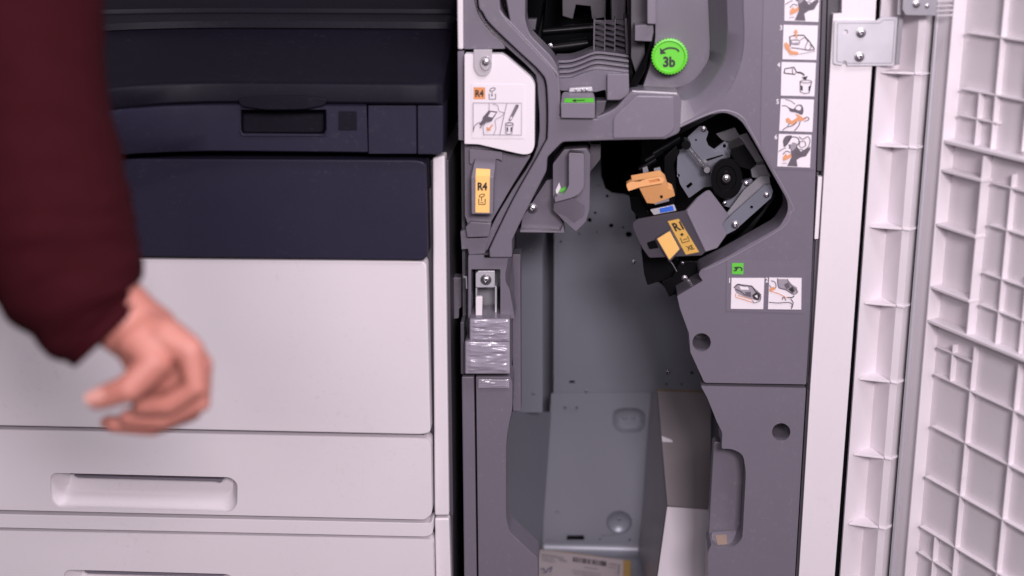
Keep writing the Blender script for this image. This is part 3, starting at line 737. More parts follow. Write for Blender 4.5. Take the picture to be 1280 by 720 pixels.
tape((588, 399.5), (637, 426.5), -0.0125, 0.0022, 2.0)
tape((582.5, 427.5), (637, 466.5), -0.0125, 0.0026, 7.5, 60, 60)
tape((598, 474), (636.5, 485), -0.0025, 0.0016, 11.0, 40, 16)
slab('lower_pillar', [(577, 471), (592.5, 471), (597, 800), (581, 800)], 0.0, 0.04, GREY, FIN, 0.002)
slab('lower_pillar', rnd([(595, 471, 1), (637.5, 471, 2), (640.5, 480, 1), (640, 513, 3), (634, 542, 6), (632.5, 560, 2), (632.5, 648, 8), (637, 665, 6), (672, 698, 2), (673, 800, .1), (599, 800, .1)], 1), 0.0, 0.05, GREY, FIN, 0.0035, seg=3)
slab('docking_latch', rnd([(565.5, 347, 1), (577, 347, 1), (577, 384), (574, 386), (573.5, 398, 2), (566, 399, 2)], 1.5), 0.055, 0.02, GREY, FIN, 0.0015)
slab('docking_hook', [(579, 345), (583.5, 346), (584, 361), (582.5, 361), (582, 348), (579, 347)], 0.003, 0.003, STEEL_D, FIN, 0.0003)

# ---- release lever under the bezel
slab('lever_bracket', rnd([(683, 226, .5), (691, 224, .5), (692, 262, 2), (704, 279, 2), (705, 289, 1), (651, 287, 1), (653, 272, 2)], 1), 0.05, 0.012, GREY, FIN, 0.001)
slab('bracket_flange', [(650, 287.5), (700, 289.5), (704, 281), (705.5, 291), (650, 290.5)], 0.035, 0.03, GREY_L, FIN, 0.0005)
screw(665.5, 260.5, 0.05, 6.0, FIN, 0.3)
slab('lever_housing', rnd([(691, 205, 2), (705, 187, 2), (733, 185, 2), (738, 193, 2), (737, 262, 1), (732.5, 277, 1), (720, 290, 1), (704, 276, 1), (691, 262, 1)], 1.5), 0.03, 0.06, GREY, FIN, 0.0015)
RL = slab('release_lever', rnd([(711, 191, 2), (730, 192, 3), (730, 234, 5), (724, 243, 4), (716, 247, 4), (694, 253, 1), (693, 247, 1), (706, 242, 3), (711, 232, 3)], 1.5), 0.008, 0.022, GREY_L, FIN, 0.0012)
slab('lever_mark', [(700, 236.5), (707.5, 233), (707.5, 240.5), (697.5, 244)], 0.028, 0.001, GREEN_P, RL, 0)
slab('lever_mark', [(694.5, 238), (699, 228), (701, 235), (696, 244)], 0.028, 0.001, CARD_W, RL, 0)
lf = MB().add([P(693, 253, 0.016), P(716, 247.5, 0.016), P(731, 257, 0.02), P(730, 270, 0.03), P(718, 288, 0.034), P(705, 277, 0.034), P(692, 263, 0.029)], [(0, 1, 4, 5, 6), (1, 2, 3, 4)]); build('lever_foot', lf, GREY_L, RL, 0)
slab('lever_arm', rnd([(738, 180, 1), (751, 180, 1), (750.5, 199, 2), (737, 216, 2)], 1), 0.06, 0.02, GREY_D, FIN, 0.001)

# ---- upper paper path window
ww = MB(); wx0, wx1 = P(640, 60, 0.05).x, P(832, 60, 0.05).x; wz0 = P(740, 150, 0.05).z; wz1 = 1.28
ww.add([(wx0, 0.052, wz0), (wx0, 0.052, wz1), (wx1, 0.052, wz1), (wx1, 0.052, wz0), (wx0, 0.40, wz0), (wx0, 0.40, wz1), (wx1, 0.40, wz1), (wx1, 0.40, wz0)], [(4, 5, 6, 7), (0, 1, 5, 4), (2, 3, 7, 6), (3, 0, 4, 7)])
build('paper_path', ww, BLACK_M, FIN, 0)
slab('path_plate', [(702, -60), (760, -60), (757, 22), (740, 24), (738, 8), (720, 6), (716, 24), (703, 20)], 0.30, 0.004, GREY_D, FIN, 0.001)
slab('path_plate', [(762, -60), (784, -60), (782, 26), (764, 26)], 0.22, 0.03, GREY_D, FIN, 0.002)
slab('path_bracket', [(676, -60), (690, -60), (676, 60), (668, 52), (680, 10)], 0.20, 0.05, BLACK, FIN, 0.002)
slab('path_bracket', [(660, 24), (671, 24), (669, 38), (662, 36)], 0.10, 0.02, GREY_D, FIN, 0.001)
mbx = MB().tube([P(672, 62, 0.2), P(735, 54, 0.2)], 0.008, 12); build('path_roller', mbx, BLACK, FIN, 0)
mbx = MB().tube([P(672, 40, 0.24), P(745, 34, 0.24)], 0.006, 12); build('path_shaft', mbx, BLACK, FIN, 0)
screw(688, 57, 0.19, 2.5, FIN)
# fin stack: one comb of shelves, all fins alike
for r_ in range(9):
    y = 25+r_*6.6
    for c in range(3):
        xa = 744+c*12.6-(r_*0.1); xb = xa+11.6
        mb = MB()
        a, b = P(xa, y, 0.16), P(xb, y, 0.16)
        dn = Vector((0, 0, -0.0055)); fw = Vector((0, -0.035, -0.001))
        am, bm_ = a+(b-a)*0.15, a+(b-a)*0.95
        mb.add([a, b, b+fw, a+fw*0.35, a+dn*0.3, b+dn*0.3, b+fw+dn*0.5, a+fw*0.35+dn*0.5], [(0, 1, 2, 3), (4, 7, 6, 5), (3, 2, 6, 7), (1, 5, 6, 2), (0, 3, 7, 4), (0, 4, 5, 1)])
        build('fin', mb, GREY_L, FIN, 0, smooth=False)
slab('fin_divider', [(742, 24), (744.2, 24), (743.2, 84), (741, 84)], 0.125, 0.06, GREY_D, FIN, 0)
slab('fin_divider', [(755.8, 24), (757, 24), (756.2, 84), (754.8, 84)], 0.13, 0.05, GREY_D, FIN, 0)
slab('fin_divider', [(768.2, 24), (769.6, 24), (768.8, 84), (767.5, 84)], 0.13, 0.05, GREY_D, FIN, 0)
slab('fin_divider', [(780.5, 23), (784.5, 23), (787, 92), (783, 92)], 0.115, 0.08, GREY_D, FIN, 0.001)
for k in range(4):
    o_ = 6.3*k
    top = curve([(694, 75.5+o_*1.05), (712, 75+o_*1.02), (726, 71+o_), (744, 64.5+o_), (765, 66+o_*1.02), (786, 69+o_)], 4)
    slab('guide_rib', top+[(x, y+3.2) for x, y in top[::-1]], 0.10-0.018*k, 0.07, GREY, FIN, 0.0006)
slab('path_base', rnd([(690, 99, 1), (714, 98, 3), (728, 92, 3), (742, 88, 3), (762, 89, 2), (786, 92, 1), (786.5, 118, 4), (776, 126, 4), (758, 126, 1), (757, 112, 2), (744, 115), (700, 113)], 2), 0.03, 0.07, GREY, FIN, 0.0015)
slab('path_stop', rnd([(759, 93, 1), (786, 92, 1), (786.5, 117, 4), (776, 125, 4), (759, 125, 1)], 1), 0.022, 0.02, GREY_L, FIN, 0.0012)
slab('path_base', [(745, 126), (758, 126), (755, 140), (747, 146), (744, 146)], 0.02, 0.03, GREY_D, FIN, 0.001)
slab('path_gap', [(756, 127), (788, 120), (770, 136), (756, 141)], 0.045, 0.01, BLACK, FIN, 0)
GL = slab('green_latch', rnd([(701, 128.5, 1), (744, 128.5, 1), (743.5, 148, 2), (701.5, 147.5, 2)], 1), -0.012, 0.05, GREY_L, FIN, 0.0012)
gm = MB().add([P(701.5, 128.3, -0.011), P(744, 128.3, -0.011), P(742.5, 115, 0.014), P(703, 115, 0.014)], [(0, 1, 2, 3)])
gpl = pl3(P(701.5, 128.3, -0.011), P(744, 128.3, -0.011), P(742.5, 115, 0.014))
slab('latch_top', rnd([(701.2, 128.4), (744, 128.4), (742.5, 117, 2), (740, 114.5, 1), (705, 114.5, 1), (702.5, 117, 2)], 1), gpl, 0.006, GREY_L, GL, 0.0008)
pr = Print(gpl, 0.0004); pr.fill([(706, 123), (742, 122.5), (742.8, 128), (705, 128.2)], GREEN_P); pr.stroke([(718, 125.6), (731, 125.3)], 1.2, INK).fill([(715, 125.8), (719.5, 123.6), (719.5, 127.8)], INK); pr.done('latch_print', GL)
slab('latch_clip', rnd([(712, 110.5), (740, 109), (741, 114), (711, 115)], 1), 0.012, 0.01, STEEL, GL, 0.0008)
for x in (720, 728, 733): screw(x, 112, 0.011, 1.6, GL)
slab('path_post', [(808.5, -80), (820.5, -80), (820, 30.5), (809, 30)], 0.02, 0.05, GREY_L, FIN, 0.0012)
slab('path_post', rnd([(793.5, 32), (816.5, 30, 2), (817, 40), (814.5, 52), (793.5, 51)], 1), 0.03, 0.05, GREY, FIN, 0.0012)
slab('path_wall', rnd([(789, -80, .1), (808, -80, .1), (808, 30), (793.5, 32), (793.5, 52), (806, 53), (806, 70), (795, 92), (789, 72)], 1), 0.07, 0.04, GREY_D, FIN, 0.001)
slab('path_wall', rnd([(784, -80, .1), (789, -80, .1), (791, 92), (788, 110), (786, 60)], 1), 0.09, 0.05, BLACK, FIN, 0.001)
for k, off in enumerate((0, 3.2, 6)):
    cb_ = curve([(815, 34), (814, 52), (807+off*0.3, 70), (800+off, 84), (793+off, 98), (787+off*0.8, 112)], 5)
    build('cable', MB().tube([P(x, y, 0.05-0.004*k) for x, y in cb_], 0.0021, 8), BLACK, FIN, 0)

# ---- hinge
HG = slab('hinge', rnd([(1043, 25.5, 2), (1096, 25.5, 1), (1102, 21, 1), (1123, 21.5, 1), (1118.5, 82, 1.5), (1059, 82.5, 1), (1058, 76, 2), (1053.5, 76, 2), (1053, 82, 1), (1041.5, 80, 3)], 1.5), -0.0075, 0.003, STEEL, FIN, 0.0007, holes=[circ(1057, 40, 3, 3, 14)])
hf = MB().add([P(1119, 21.5, -0.0078), P(1128, 20, -0.03), P(1123.5, 81, -0.03), P(1118.5, 81, -0.0078)], [(0, 1, 2, 3)])
slab('hinge_leaf', [(1123.5, 20.5), (1129.5, 19), (1124.5, 80.5), (1119, 82)], -0.012, 0.002, STEEL_D, HG, 0.0005)
screw(1076.3, 41, -0.0075, 5.6, HG, 0.5); screw(1074.3, 71, -0.0075, 5.6, HG, 1.1)
pr = Print(-0.0075, 0.0003); pr.stroke(rnd([(1047, 29), (1100, 29), (1104, 25), (1119, 25), (1115, 79), (1062, 79), (1046, 77)], 2), 0.8, STEEL_D, True); pr.done('pressed_edge', HG)

# ---- open door
Hv = ray(-200, -160); u_ = -Vector((Hv.x, Hv.y, 0)).normalized()
Q = P(1177, 283, -0.045)
n_ = Vector((u_.y, -u_.x, 0))
DP = Plane(Q, n_); n_ = DP.n
zlo, zhi = 0.12, 1.28
prof = [(1081, 0.004), (1081.5, -0.004), (1108, 0.024), (1128, -0.006), (1137, -0.010), (1146, 0.004), (1150, 0.02)]
pp = [P(x, 283, y) for x, y in prof]
DOORBASE = 0.018
def on(px, py, off=0.0): return DP.at(px, py, off)
# base sheet of the door: from border out to its free edge
e0 = on(1168, 283, -DOORBASE); e0.z = 0
mbd = MB()
e1 = e0+u_*0.55
th = -n_*0.006
for za, zb_ in ((zlo, zhi),):
    A, B = e0.copy(), e1.copy()
    v = [Vector((q.x, q.y, z)) for z in (za, zb_) for q in (A, B, B+th, A+th)]
    mbd.add(v, [(0, 1, 5, 4), (1, 2, 6, 5), (2, 3, 7, 6), (3, 0, 4, 7), (4, 5, 6, 7), (3, 2, 1, 0)])
DOOR = build('door', mbd, WHITE2, FIN, 0.001)
DOOR['label'] = 'white ribbed finisher door standing open on its hinge'


def vbox(p0, p1, z0, z1, na, nb, name, m=WHITE2, bev=0.0012):
    """upright member between two plan positions measured on the rib plane, from n=na (back) to n=nb (front)"""
    mb = MB(); vs = []
    for z in (z0, z1):
        for q, nn in ((p0, nb), (p1, nb), (p1, na), (p0, na)):
            vs.append(Vector((q.x, q.y, z))+n_*nn)
    mb.add(vs, [(0, 1, 5, 4), (1, 2, 6, 5), (2, 3, 7, 6), (3, 0, 4, 7), (4, 5, 6, 7), (3, 2, 1, 0)])
    return build(name, mb, m, DOOR, bev)


def rib(a, b, nf=0.0, wd=0.0022, name='rib', nb=-DOORBASE, vert=False):
    """thin rib standing on the door sheet, drawn from a to b on the rib plane"""
    A, B = on(*a), on(*b)
    if vert:
        x = (A+B)/2; h = u_*wd/2
        return vbox(x-h-n_*0, x+h, min(A.z, B.z), max(A.z, B.z), nb, nf, name, bev=0.0007)
    z = (A.z+B.z)/2; h = wd/2
    return vbox(A, B, z-h, z+h, nb, nf, name, bev=0.0007)


# the rib plane is read once at mid height; heights of level ribs come from their own left end
def level(x0, y0, x1, nf=0.0, wd=0.0024, name='rib', nb=-DOORBASE):
    A = on(x0, y0, nf); z = A.z; A = A-n_*nf
    # right end: where the same height meets the column x1
    B = None; lo, hi = -400, 1400
    for _ in range(40):
        mid = (lo+hi)/2
        if on(x1, mid, nf).z > z: lo = mid
        else: hi = mid
    B = on(x1, (lo+hi)/2, nf)-n_*nf
    return vbox(A, B, z-wd/2, z+wd/2, nb, nf, name, bev=0.0007)


def upright(x, y, ybot, nf=0.0, wd=0.0024, name='rib', nb=-DOORBASE):
    A = on(x, y, nf)-n_*nf; h = u_*wd/2
    # follow the plumb line down to the image row ybot
    lo, hi = 0.0, 1.4
    for _ in range(40):
        mid = (lo+hi)/2; q = Vector((A.x, A.y, mid))+n_*nf-EYE
        row = 360-F*(q.dot(UP)/q.dot(D))
        if row > ybot: lo = mid
        else: hi = mid
    return vbox(A-h, A+h, lo, A.z, nb, nf, name, bev=0.0007)


# border
b0 = on(1167, 283); b1 = b0+u_*0.003
vbox(b0, b1, zlo, zhi, -DOORBASE-0.006, 0.0, 'border', bev=0.001)
xR = 1330
for (x, y, xe) in [(1205, 40, xR), (1199, 110, xR), (1195, 143, 1246), (1168, 433, 1216), (1164, 467, xR), (1161, 532, xR), (1153, 595, xR), (1146, 657, xR), (1144, 689, 1190), (1138, 728, xR), (1208, -28, xR)]:
    level(x+3, y+1, xe, -0.010)
for (x, y, yb) in [(1264, -90, 188), (1224, 114, 184), (1191, 431, 478), (1217.5, 433, 850), (1273, 455, 850), (1168, 672, 740), (1305, -90, 190)]:
    upright(x, y, yb, -0.010)
# shelves
for (x, y, xe, wd) in [(1180, 177, xR, 0.004), (1177, 213, 1227, 0.0034), (1170, 281, 1219, 0.0034), (1163, 359, 1211, 0.0034), (1159, 401, xR, 0.004)]:
    level(x, y, xe, 0.0, wd, 'shelf')
# raised centre panel right of the shelves
w0 = on(1219.5, 283, -0.003)+n_*0.003; w1 = w0+u_*0.003
zt1 = on(1230, 192).z; zb1 = on(1207, 423).z
vbox(w0, w1, zb1, zt1-0.004, -DOORBASE, -0.003, 'panel_edge', bev=0.001)
vbox(w1, w1+u_*0.32, zb1, zt1-0.004, -DOORBASE+0.0004, -0.0155, 'raised_panel', bev=0.001)
for (x, y, xe) in [(1240, 229, xR), (1235, 281, xR), (1228, 341, xR), (1224, 381, xR)]: level(x, y, xe, -0.0085, 0.0022, 'rib', -0.016)
for (x, y, yb) in [(1265, 218, 434), (1283, 345, 446), (1310, 210, 440)]: upright(x, y, yb, -0.0085, 0.0022, 'rib', -0.016)

# hinge-side channel of the door with gussets
chn = MB(); zr = [zlo, zhi]
outl = [Vector((q.x, q.y, 0)) for q in pp]
back = [q+Vector((0.001, 0.012 if 0 < i < 5 else 0.004, 0)) for i, q in enumerate(outl)]
ring = outl+back[::-1]
chn.loft([[q+Vector((0, 0, zlo)) for q in ring], [q+Vector((0, 0, P(1085, 14, 0).z if False else zhi)) for q in ring]], 0, True, True, True)
build('hinge_channel', chn, WHITE2, DOOR, 0.0012)
lipA, cor, rin, rout = outl[1], outl[2], outl[3], outl[4]
for py in (-10, 90, 182, 284, 380, 475, 570, 657, 745):
    # height of this gusset at the rail
    lo, hi = 0.0, 1.4
    for _ in range(40):
        mid = (lo+hi)/2; q = Vector((rin.x, rin.y, mid))-EYE
        if 360-F*(q.dot(UP)/q.dot(D)) > py: lo = mid
        else: hi = mid
    tip = lipA.lerp(cor, 0.34)+Vector((-0.004, -0.006, 0))
    tri = [tip, cor+Vector((0.0, 0.004, 0)), rin+Vector((-0.001, -0.004, 0)), rin.lerp(tip, 0.35)+Vector((0, -0.003, 0))]
    mb = MB().prism([q+Vector((0, 0, lo)) for q in tri], Vector((0, 0, -0.0026))); build('gusset', mb, WHITE2, DOOR, 0.0005)
    pn = [rin+Vector((0, -0.0035, 0)), rout+Vector((0, -0.0035, 0)), outl[5]+Vector((0.0, -0.005, 0)), outl[5], rin]
    mb = MB().prism([q+Vector((0, 0, lo-0.001)) for q in pn], Vector((0, 0, -0.0022))); build('gusset', mb, WHITE2, DOOR, 0.0005)
# dark joint with bright rod, grey strip behind
rod = P(1150.0, 283, -0.010); build('hinge_rod', MB().tube([Vector((rod.x, rod.y, zlo)), Vector((rod.x, rod.y, zhi))], 0.0028, 18), STEEL, DOOR, 0)
g0, g1 = P(1150.5, 283, -0.004), P(1168, 283, -0.026)
gb = MB().add([Vector((g0.x, g0.y, zlo)), Vector((g1.x, g1.y, zlo)), Vector((g1.x, g1.y, zhi)), Vector((g0.x, g0.y, zhi))], [(0, 1, 2, 3)]); build('joint_strip', gb, WHITE2, DOOR, 0)
k0 = P(1146.0, 283, -0.0045); k1 = P(1151.0, 283, -0.0045)
kbm = MB().add([Vector((k0.x, k0.y, zlo)), Vector((k1.x, k1.y, zlo)), Vector((k1.x, k1.y, zhi)), Vector((k0.x, k0.y, zhi))], [(0, 1, 2, 3)]); build('joint_seal', kbm, BLACK, DOOR, 0)
# upper hinge bracket on the door and its pins
BK = slab('hinge_bracket', rnd([(1131, -60, .1), (1174, -60, .1), (1171, 20, 1), (1132, 19, 1), (1128, 12, 1)], 1), -0.035, 0.004, STEEL_D, DOOR, 0.0008)
screw(1145.5, 5, -0.035, 4.5, BK, 0.2); screw(1159, 7.5, -0.035, 2.6, BK)
slab('hinge_bracket', [(1126, -60), (1130.5, -60), (1126.5, 19), (1122, 18)], -0.02, 0.003, STEEL, DOOR, 0.0005)
for k in range(4):
    a, b = P(1171, 2+6*k, -0.032), P(1190, 1+6*k, -0.045); build('hinge_pin', MB().tube([a, b], 0.0012, 8), WHITE2, DOOR, 0)
fj = MB()
# dark line between white frame and the door channel: a black bar set in for the shade of the gap
gs0, gs1 = P(1074, 283, 0.012), P(1083, 283, 0.012)
fj.box((gs0.x, 0.012, zlo), (gs1.x, 0.02, zhi)); build('gap_shade', fj, BLACK_M, FIN, 0)

# ================================================================== R4 waste box
WB = thing('staple_waste_box', P(620, 290, 0.02), 'white covered staple waste box marked R4 with a yellow handle label', 'waste box')
slab('side_strip', rnd([(572, 64, 1), (580, 64, 1), (580.5, 176, 1), (573, 175, 1)], 1), 0.0, 0.02, GREY_L, WB, 0.0012)
CV = slab('cover', rnd([(580.5, 67.5, 2), (627, 68, 2), (633, 71.5, 3), (664, 98, 4), (668.5, 106, 4), (668, 184, 5), (664, 192, 4), (655, 193.5, 4), (643, 191, 3), (598, 180.5, 4), (580.5, 180, 1)], 2, 5), -0.014, 0.02, CARD_W, WB, 0.0022, seg=3)
slab('cover_shadow_gap', rnd([(581, 64), (629, 64.5, 2), (636, 69, 3), (668, 95, 4), (672, 105, 4), (671.5, 184, 5), (640, 190), (581, 176)], 2), 0.004, 0.012, BLACK, WB, 0.001)  # black slab stands in for the shadow gap round the cover
TB = slab('screw_tab', rnd([(592, 62, 1), (615, 62, 1), (615, 86, 8), (609, 95.5, 6), (598, 95.5, 6), (592, 86, 8)], 2, 5), -0.0165, 0.006, CLEAR, WB, 0.002, seg=3)
ms = MB(); ms.loft([[P(x, y, -0.0168) for x, y in circ(607, 79, 7.5, 9.5, 24)], [P(x, y, -0.0185) for x, y in circ(607, 79, 6.3, 8.2, 24)], [P(x, y, -0.0172) for x, y in circ(607, 79, 5.4, 7, 24)]], 0, True, False, True); build('screw_boss', ms, CLEAR, TB, 0, recalc=False)
screw(607, 77.5, -0.0175, 4.2, TB, 0.5)
LB = slab('instruction_label', [(589.5, 105), (656, 106), (655.5, 173.5), (589.5, 172.5)], -0.0147, 0.0006, CARD_W, WB, 0)
pr = Print(-0.0147, 0.0003)
pr.fill([(592, 109), (606.5, 109.2), (606.5, 124), (592, 124)], ORANGE)
pr.text('R4', 599.3, 116.7, 8.8, INK, 0, 0.04, 0.86)
pr.stroke([(611.5, 117), (611.5, 124), (619.5, 124), (619.5, 117)], 1.2, INK_G); pr.stroke(curve([(612, 114), (614, 110.5), (619, 110), (617, 113.5), (612, 114)], 3), 1.0, INK_G)
pr.stroke([(615, 115), (615, 119)], 1, INK_G); pr.fill([(613.5, 118.5), (616.5, 118.5), (615, 121)], INK_G)
pr.stroke([(591.5, 128.5), (652, 129), (651.7, 168.8), (604, 168.5)], 0.9, INK_M); pr.stroke([(591.5, 128.5), (591.5, 162)], 0.9, INK_M)
pr.stroke([(633.5, 129), (624.8, 168.5)], 1.0, INK_M)
pr.stroke([(611.5, 129), (611.5, 138)], 0.8, INK_M); pr.stroke(curve([(616, 130), (622, 132), (624, 139), (630, 141), (626, 146), (619, 150), (620, 160), (617, 168)], 3), 0.8, INK_M)
pr.fill([(603.5, 146.5), (611, 138), (622, 139.5), (614.5, 151.5), (607, 154), (603, 152)], INK_G); pr.fill([(610, 145.5), (613.5, 140), (620, 141), (615.5, 147)], CARD_W)
pr.fill([(599, 155), (603, 150), (607, 152.5), (602, 157.5)], INK_G)
pr.stroke(curve([(591.5, 165), (593, 158), (597, 154), (600, 153)], 3), 0.9, INK_G); pr.stroke(curve([(600, 160), (604, 155), (608, 153)], 3), 0.9, INK_G)
pr.stroke(curve([(605, 168), (604, 158), (609, 152)], 3), 0.8, INK_M); pr.fill([(608.5, 158), (611, 160), (615.5, 155), (616.5, 156.5), (612.5, 161), (614, 162.5), (608.5, 163.5)], INK_O)
pr.fill([(636, 149.5), (645, 130.5), (648.5, 131), (648, 134), (639, 150.5), (636.5, 151)], INK_G); pr.stroke([(638.5, 147.5), (646, 133)], 0.7, INK_M); pr.fill([(637, 149), (639.3, 145), (640.3, 147), (638.3, 150)], CARD_W)
pr.stroke([(632, 155.5), (632.5, 166.5), (636, 168), (640, 166.5), (641.5, 155.5)], 0.9, INK_M); pr.stroke(circ(636.8, 155, 5, 1.8, 14), 0.9, INK_G, True); pr.fill([(633.5, 159), (635, 159), (635, 165), (633.8, 164)], INK); pr.fill([(640.2, 159), (638.6, 159), (638.6, 165), (639.8, 164)], INK)
pr.done('drawing', LB)
slab('lever_housing', rnd([(580.5, 180.5, 1), (600, 182), (640, 193), (664, 194, 3), (638, 236, 3), (613, 279, 2), (586, 284, 2), (581, 270)], 1), 0.008, 0.03, GREY, WB, 0.0015)
slab('housing_cap', rnd([(587, 186, 2), (628, 190, 2), (628, 202), (624, 199), (594, 198), (590, 206), (587, 204)], 1.5), 0.001, 0.01, GREY_L, WB, 0.0012)
HL = slab('handle', rnd([(589, 221), (617, 221), (616, 268, 2), (589.5, 267.5, 2)], 1), -0.018, 0.028, GREY_L, WB, 0.0012)
hp = pl3(P(589, 221, -0.018), P(617, 221, -0.018), P(603, 197, 0.002))
slab('handle_top', rnd([(589, 221), (617, 221), (620, 198, 1), (594, 197, 1)], 1), hp, 0.006, GREY_L, HL, 0.0008)
YL = slab('handle_label', [(594.5, 220.5), (612.3, 220.5), (611.8, 266), (594.2, 265.5)], -0.0187, 0.0006, YELLOW, HL, 0)
slab('handle_label', [(594.5, 220.3), (612.3, 220.3), (612.8, 211.5), (595, 210.5)], Plane(hp.p+hp.n*0.0007, hp.n), 0.0006, YELLOW, HL, 0)
pr = Print(-0.0187, 0.0003); pr.text('R4', 603, 233, 10.2, INK, 0, 0.045, 0.86)
pr.stroke([(598.5, 248.5), (598.5, 255.5), (606.5, 255.5), (606.5, 248.5)], 1.2, INK); pr.stroke(curve([(599, 246), (600.5, 243.2), (606, 242.8), (603.5, 246), (599, 246)], 3), 0.9, INK); pr.stroke([(602, 246.5), (602, 251)], 0.9, INK); pr.stroke([(600.5, 253), (604.5, 253)], 0.7, INK); pr.done('lettering', YL)
slab('handle_foot', rnd([(582, 284, 1), (588, 277, 1), (614, 279, 2), (611, 296, 2), (584, 297, 2)], 1.5), 0.0, 0.02, GREY, WB, 0.002)
slab('box_foot', rnd([(575.5, 289, 1), (584, 287, 1), (585, 298), (611, 297), (606, 317), (586, 318), (585, 311), (577, 312)], 1), 0.01, 0.03, GREY, WB, 0.002)

# ================================================================== stapler unit in its window
SU = thing('staple_unit', P(870, 360, 0.1), 'swung-out black and grey booklet stapler marked R1 with peach lever and orange tab', 'stapler')
z4 = lambda pts: [(820+p[0]/4, 130+p[1]/4)+tuple(p[2:]) for p in pts]
z3 = lambda pts: [(740+p[0]/3, 130+p[1]/3)+tuple(p[2:]) for p in pts]
slab('housing', rnd(z4([(-80, 60), (100, 160), (340, 35), (430, 90), (600, 330), (640, 500), (380, 660), (150, 700), (-60, 560)]), 4), 0.20, 0.12, BLACK, SU, 0.003)
MP = slab('side_plate', rnd(z4([(155, 180), (160, 165), (215, 112), (240, 112), (262, 140), (250, 178), (262, 208), (290, 226), (345, 185), (372, 205), (372, 262), (340, 292), (300, 380), (285, 412), (240, 416), (165, 470), (120, 400), (105, 335), (108, 236), (135, 222)]), 1), 0.10, 0.004, BLUED, SU, 0.0006,
          holes=[rnd(z4([(150, 410), (175, 390), (184, 402), (160, 424)]), 0.6), circ(*z4([(342, 210)])[0], 2, 2.4, 10), circ(*z4([(200, 180)])[0], 1.4, 1.4, 10), circ(*z4([(112, 358)])[0], 1.8, 2.2, 10)])
slab('slider_slot', z4([(200, 298), (250, 280), (340, 250), (345, 258), (255, 290), (205, 304)]), 0.098, 0.001, STEEL_D, MP, 0)
slab('slider_slot', z4([(252, 276), (335, 252), (337, 258), (256, 286)]), 0.0965, 0.001, BLACK, MP, 0)
screw(*z4([(238, 126)])[0], 0.10, 3.4, MP, 0.4)
# spring
a, b = P(*z4([(150, 202)])[0], 0.075), P(*z4([(254, 326)])[0], 0.075)
ax = (b-a).normalized(); e1_ = ax.orthogonal().normalized(); e2_ = ax.cross(e1_); path = []
for k in range(12*18+1):
    t = k/(12*18); th_ = 2*math.pi*k/12; path.append(a+(b-a)*t+(e1_*math.cos(th_)+e2_*math.sin(th_))*0.0026)
build('spring', MB().tube(path, 0.0007, 6), STEEL_D, SU, 0)
for p_, r_ in ((a, 0.006), (b, 0.004)): build('spring_peg', MB().tube([p_+Vector((0, 0.02, 0)), p_+Vector((0, -0.005, 0))], r_, 14), BLACK if r_ > 0.005 else STEEL_D, SU, 0)
# wheel
c_ = z4([(352, 372)])[0]
wm = MB(); wr = []
for (k, y) in [(1.0, 0.078), (1.0, 0.058), (0.95, 0.053), (0.62, 0.053), (0.58, 0.056), (0.30, 0.056), (0.28, 0.050), (0.0, 0.050)]:
    wr.append([P(x, yy, y) for x, yy in circ(c_[0], c_[1], max(20.5*k, 0.05), max(26*k, 0.05), 40)])
wm.loft(wr, 0, True, True, True); WHL = build('drive_wheel', wm, BLACK, SU, 0, ang=30)
screw(c_[0], c_[1], 0.05, 4.4, WHL, 0.2)
# plates at the right
slab('guide_plate', rnd(z4([(300, 150), (395, 118), (420, 160), (410, 200), (330, 180)]), 1), 0.13, 0.004, STEEL_D, SU, 0.0006)
slab('guide_plate', rnd(z4([(415, 160), (455, 145), (548, 305), (500, 300), (460, 225), (440, 225)]), 1), 0.10, 0.004, STEEL_D, SU, 0.0006)
slab('motor_block', rnd(z4([(372, 225), (440, 200), (505, 300), (470, 330), (400, 310)]), 1), 0.065, 0.05, BLACK, SU, 0.001)
slab('guide_plate', rnd(z4([(470, 312), (545, 302), (575, 360), (560, 380), (480, 368)]), 1.5), 0.075, 0.02, STEEL_D, SU, 0.001)
slab('swing_foot', rnd(z4([(345, 480), (420, 430), (440, 385), (480, 375), (490, 400), (370, 520), (340, 510)]), 1), 0.075, 0.01, BLUED, SU, 0.0006)
AR = slab('swing_arm', rnd(z4([(328, 600), (346, 656), (396, 630), (575, 470), (585, 435), (572, 400), (545, 405)]), 1.2), 0.045, 0.006, BLUED, SU, 0.0008, holes=[circ(*z4([(478, 516)])[0], 2, 2, 10)])
arm_top = z4([(328, 600), (545, 405), (572, 400), (565, 360), (520, 362), (440, 430), (355, 545)])
slab('arm_flange', rnd(arm_top, 1), 0.055, 0.004, STEEL_D, SU, 0.0006)
for q_, r_ in (((397, 603), 4.8), ((553, 455), 3.6)): screw(*z4([q_])[0], 0.045, r_, AR, 0.3)
screw(*z4([(344, 496)])[0], 0.074, 2.4, SU); screw(*z4([(452, 398)])[0], 0.074, 3, SU)
# dark ribs on the left of the unit
for k, (x, y) in enumerate([(838, 178), (826, 185), (816, 194), (808, 205)]):
    build('feed_roller', MB().tube([P(x-9, y+7, 0.10), P(x+12, y-6, 0.10)], 0.006-0.0006*k, 12), BLACK, SU, 0)
slab('black_bracket', rnd([(830, 196, 2), (845, 182, 2), (850, 190, 2), (842, 205), (846, 240), (842, 256), (834, 256), (830, 230)], 1.5), 0.09, 0.03, BLACK, SU, 0.0015)
slab('feed_clip', [(803, 210), (809, 208), (811, 215), (804, 217)], 0.08, 0.006, STEEL_D, SU, 0.0005)
slab('feed_clip', [(817, 211), (825, 209), (827, 216), (819, 218)], 0.08, 0.006, STEEL_D, SU, 0.0005)
slab('feed_block', rnd([(787, 247, 1), (798, 246, 1), (812, 268), (800, 275), (789, 262)], 1), 0.12, 0.05, BLACK, SU, 0.001)
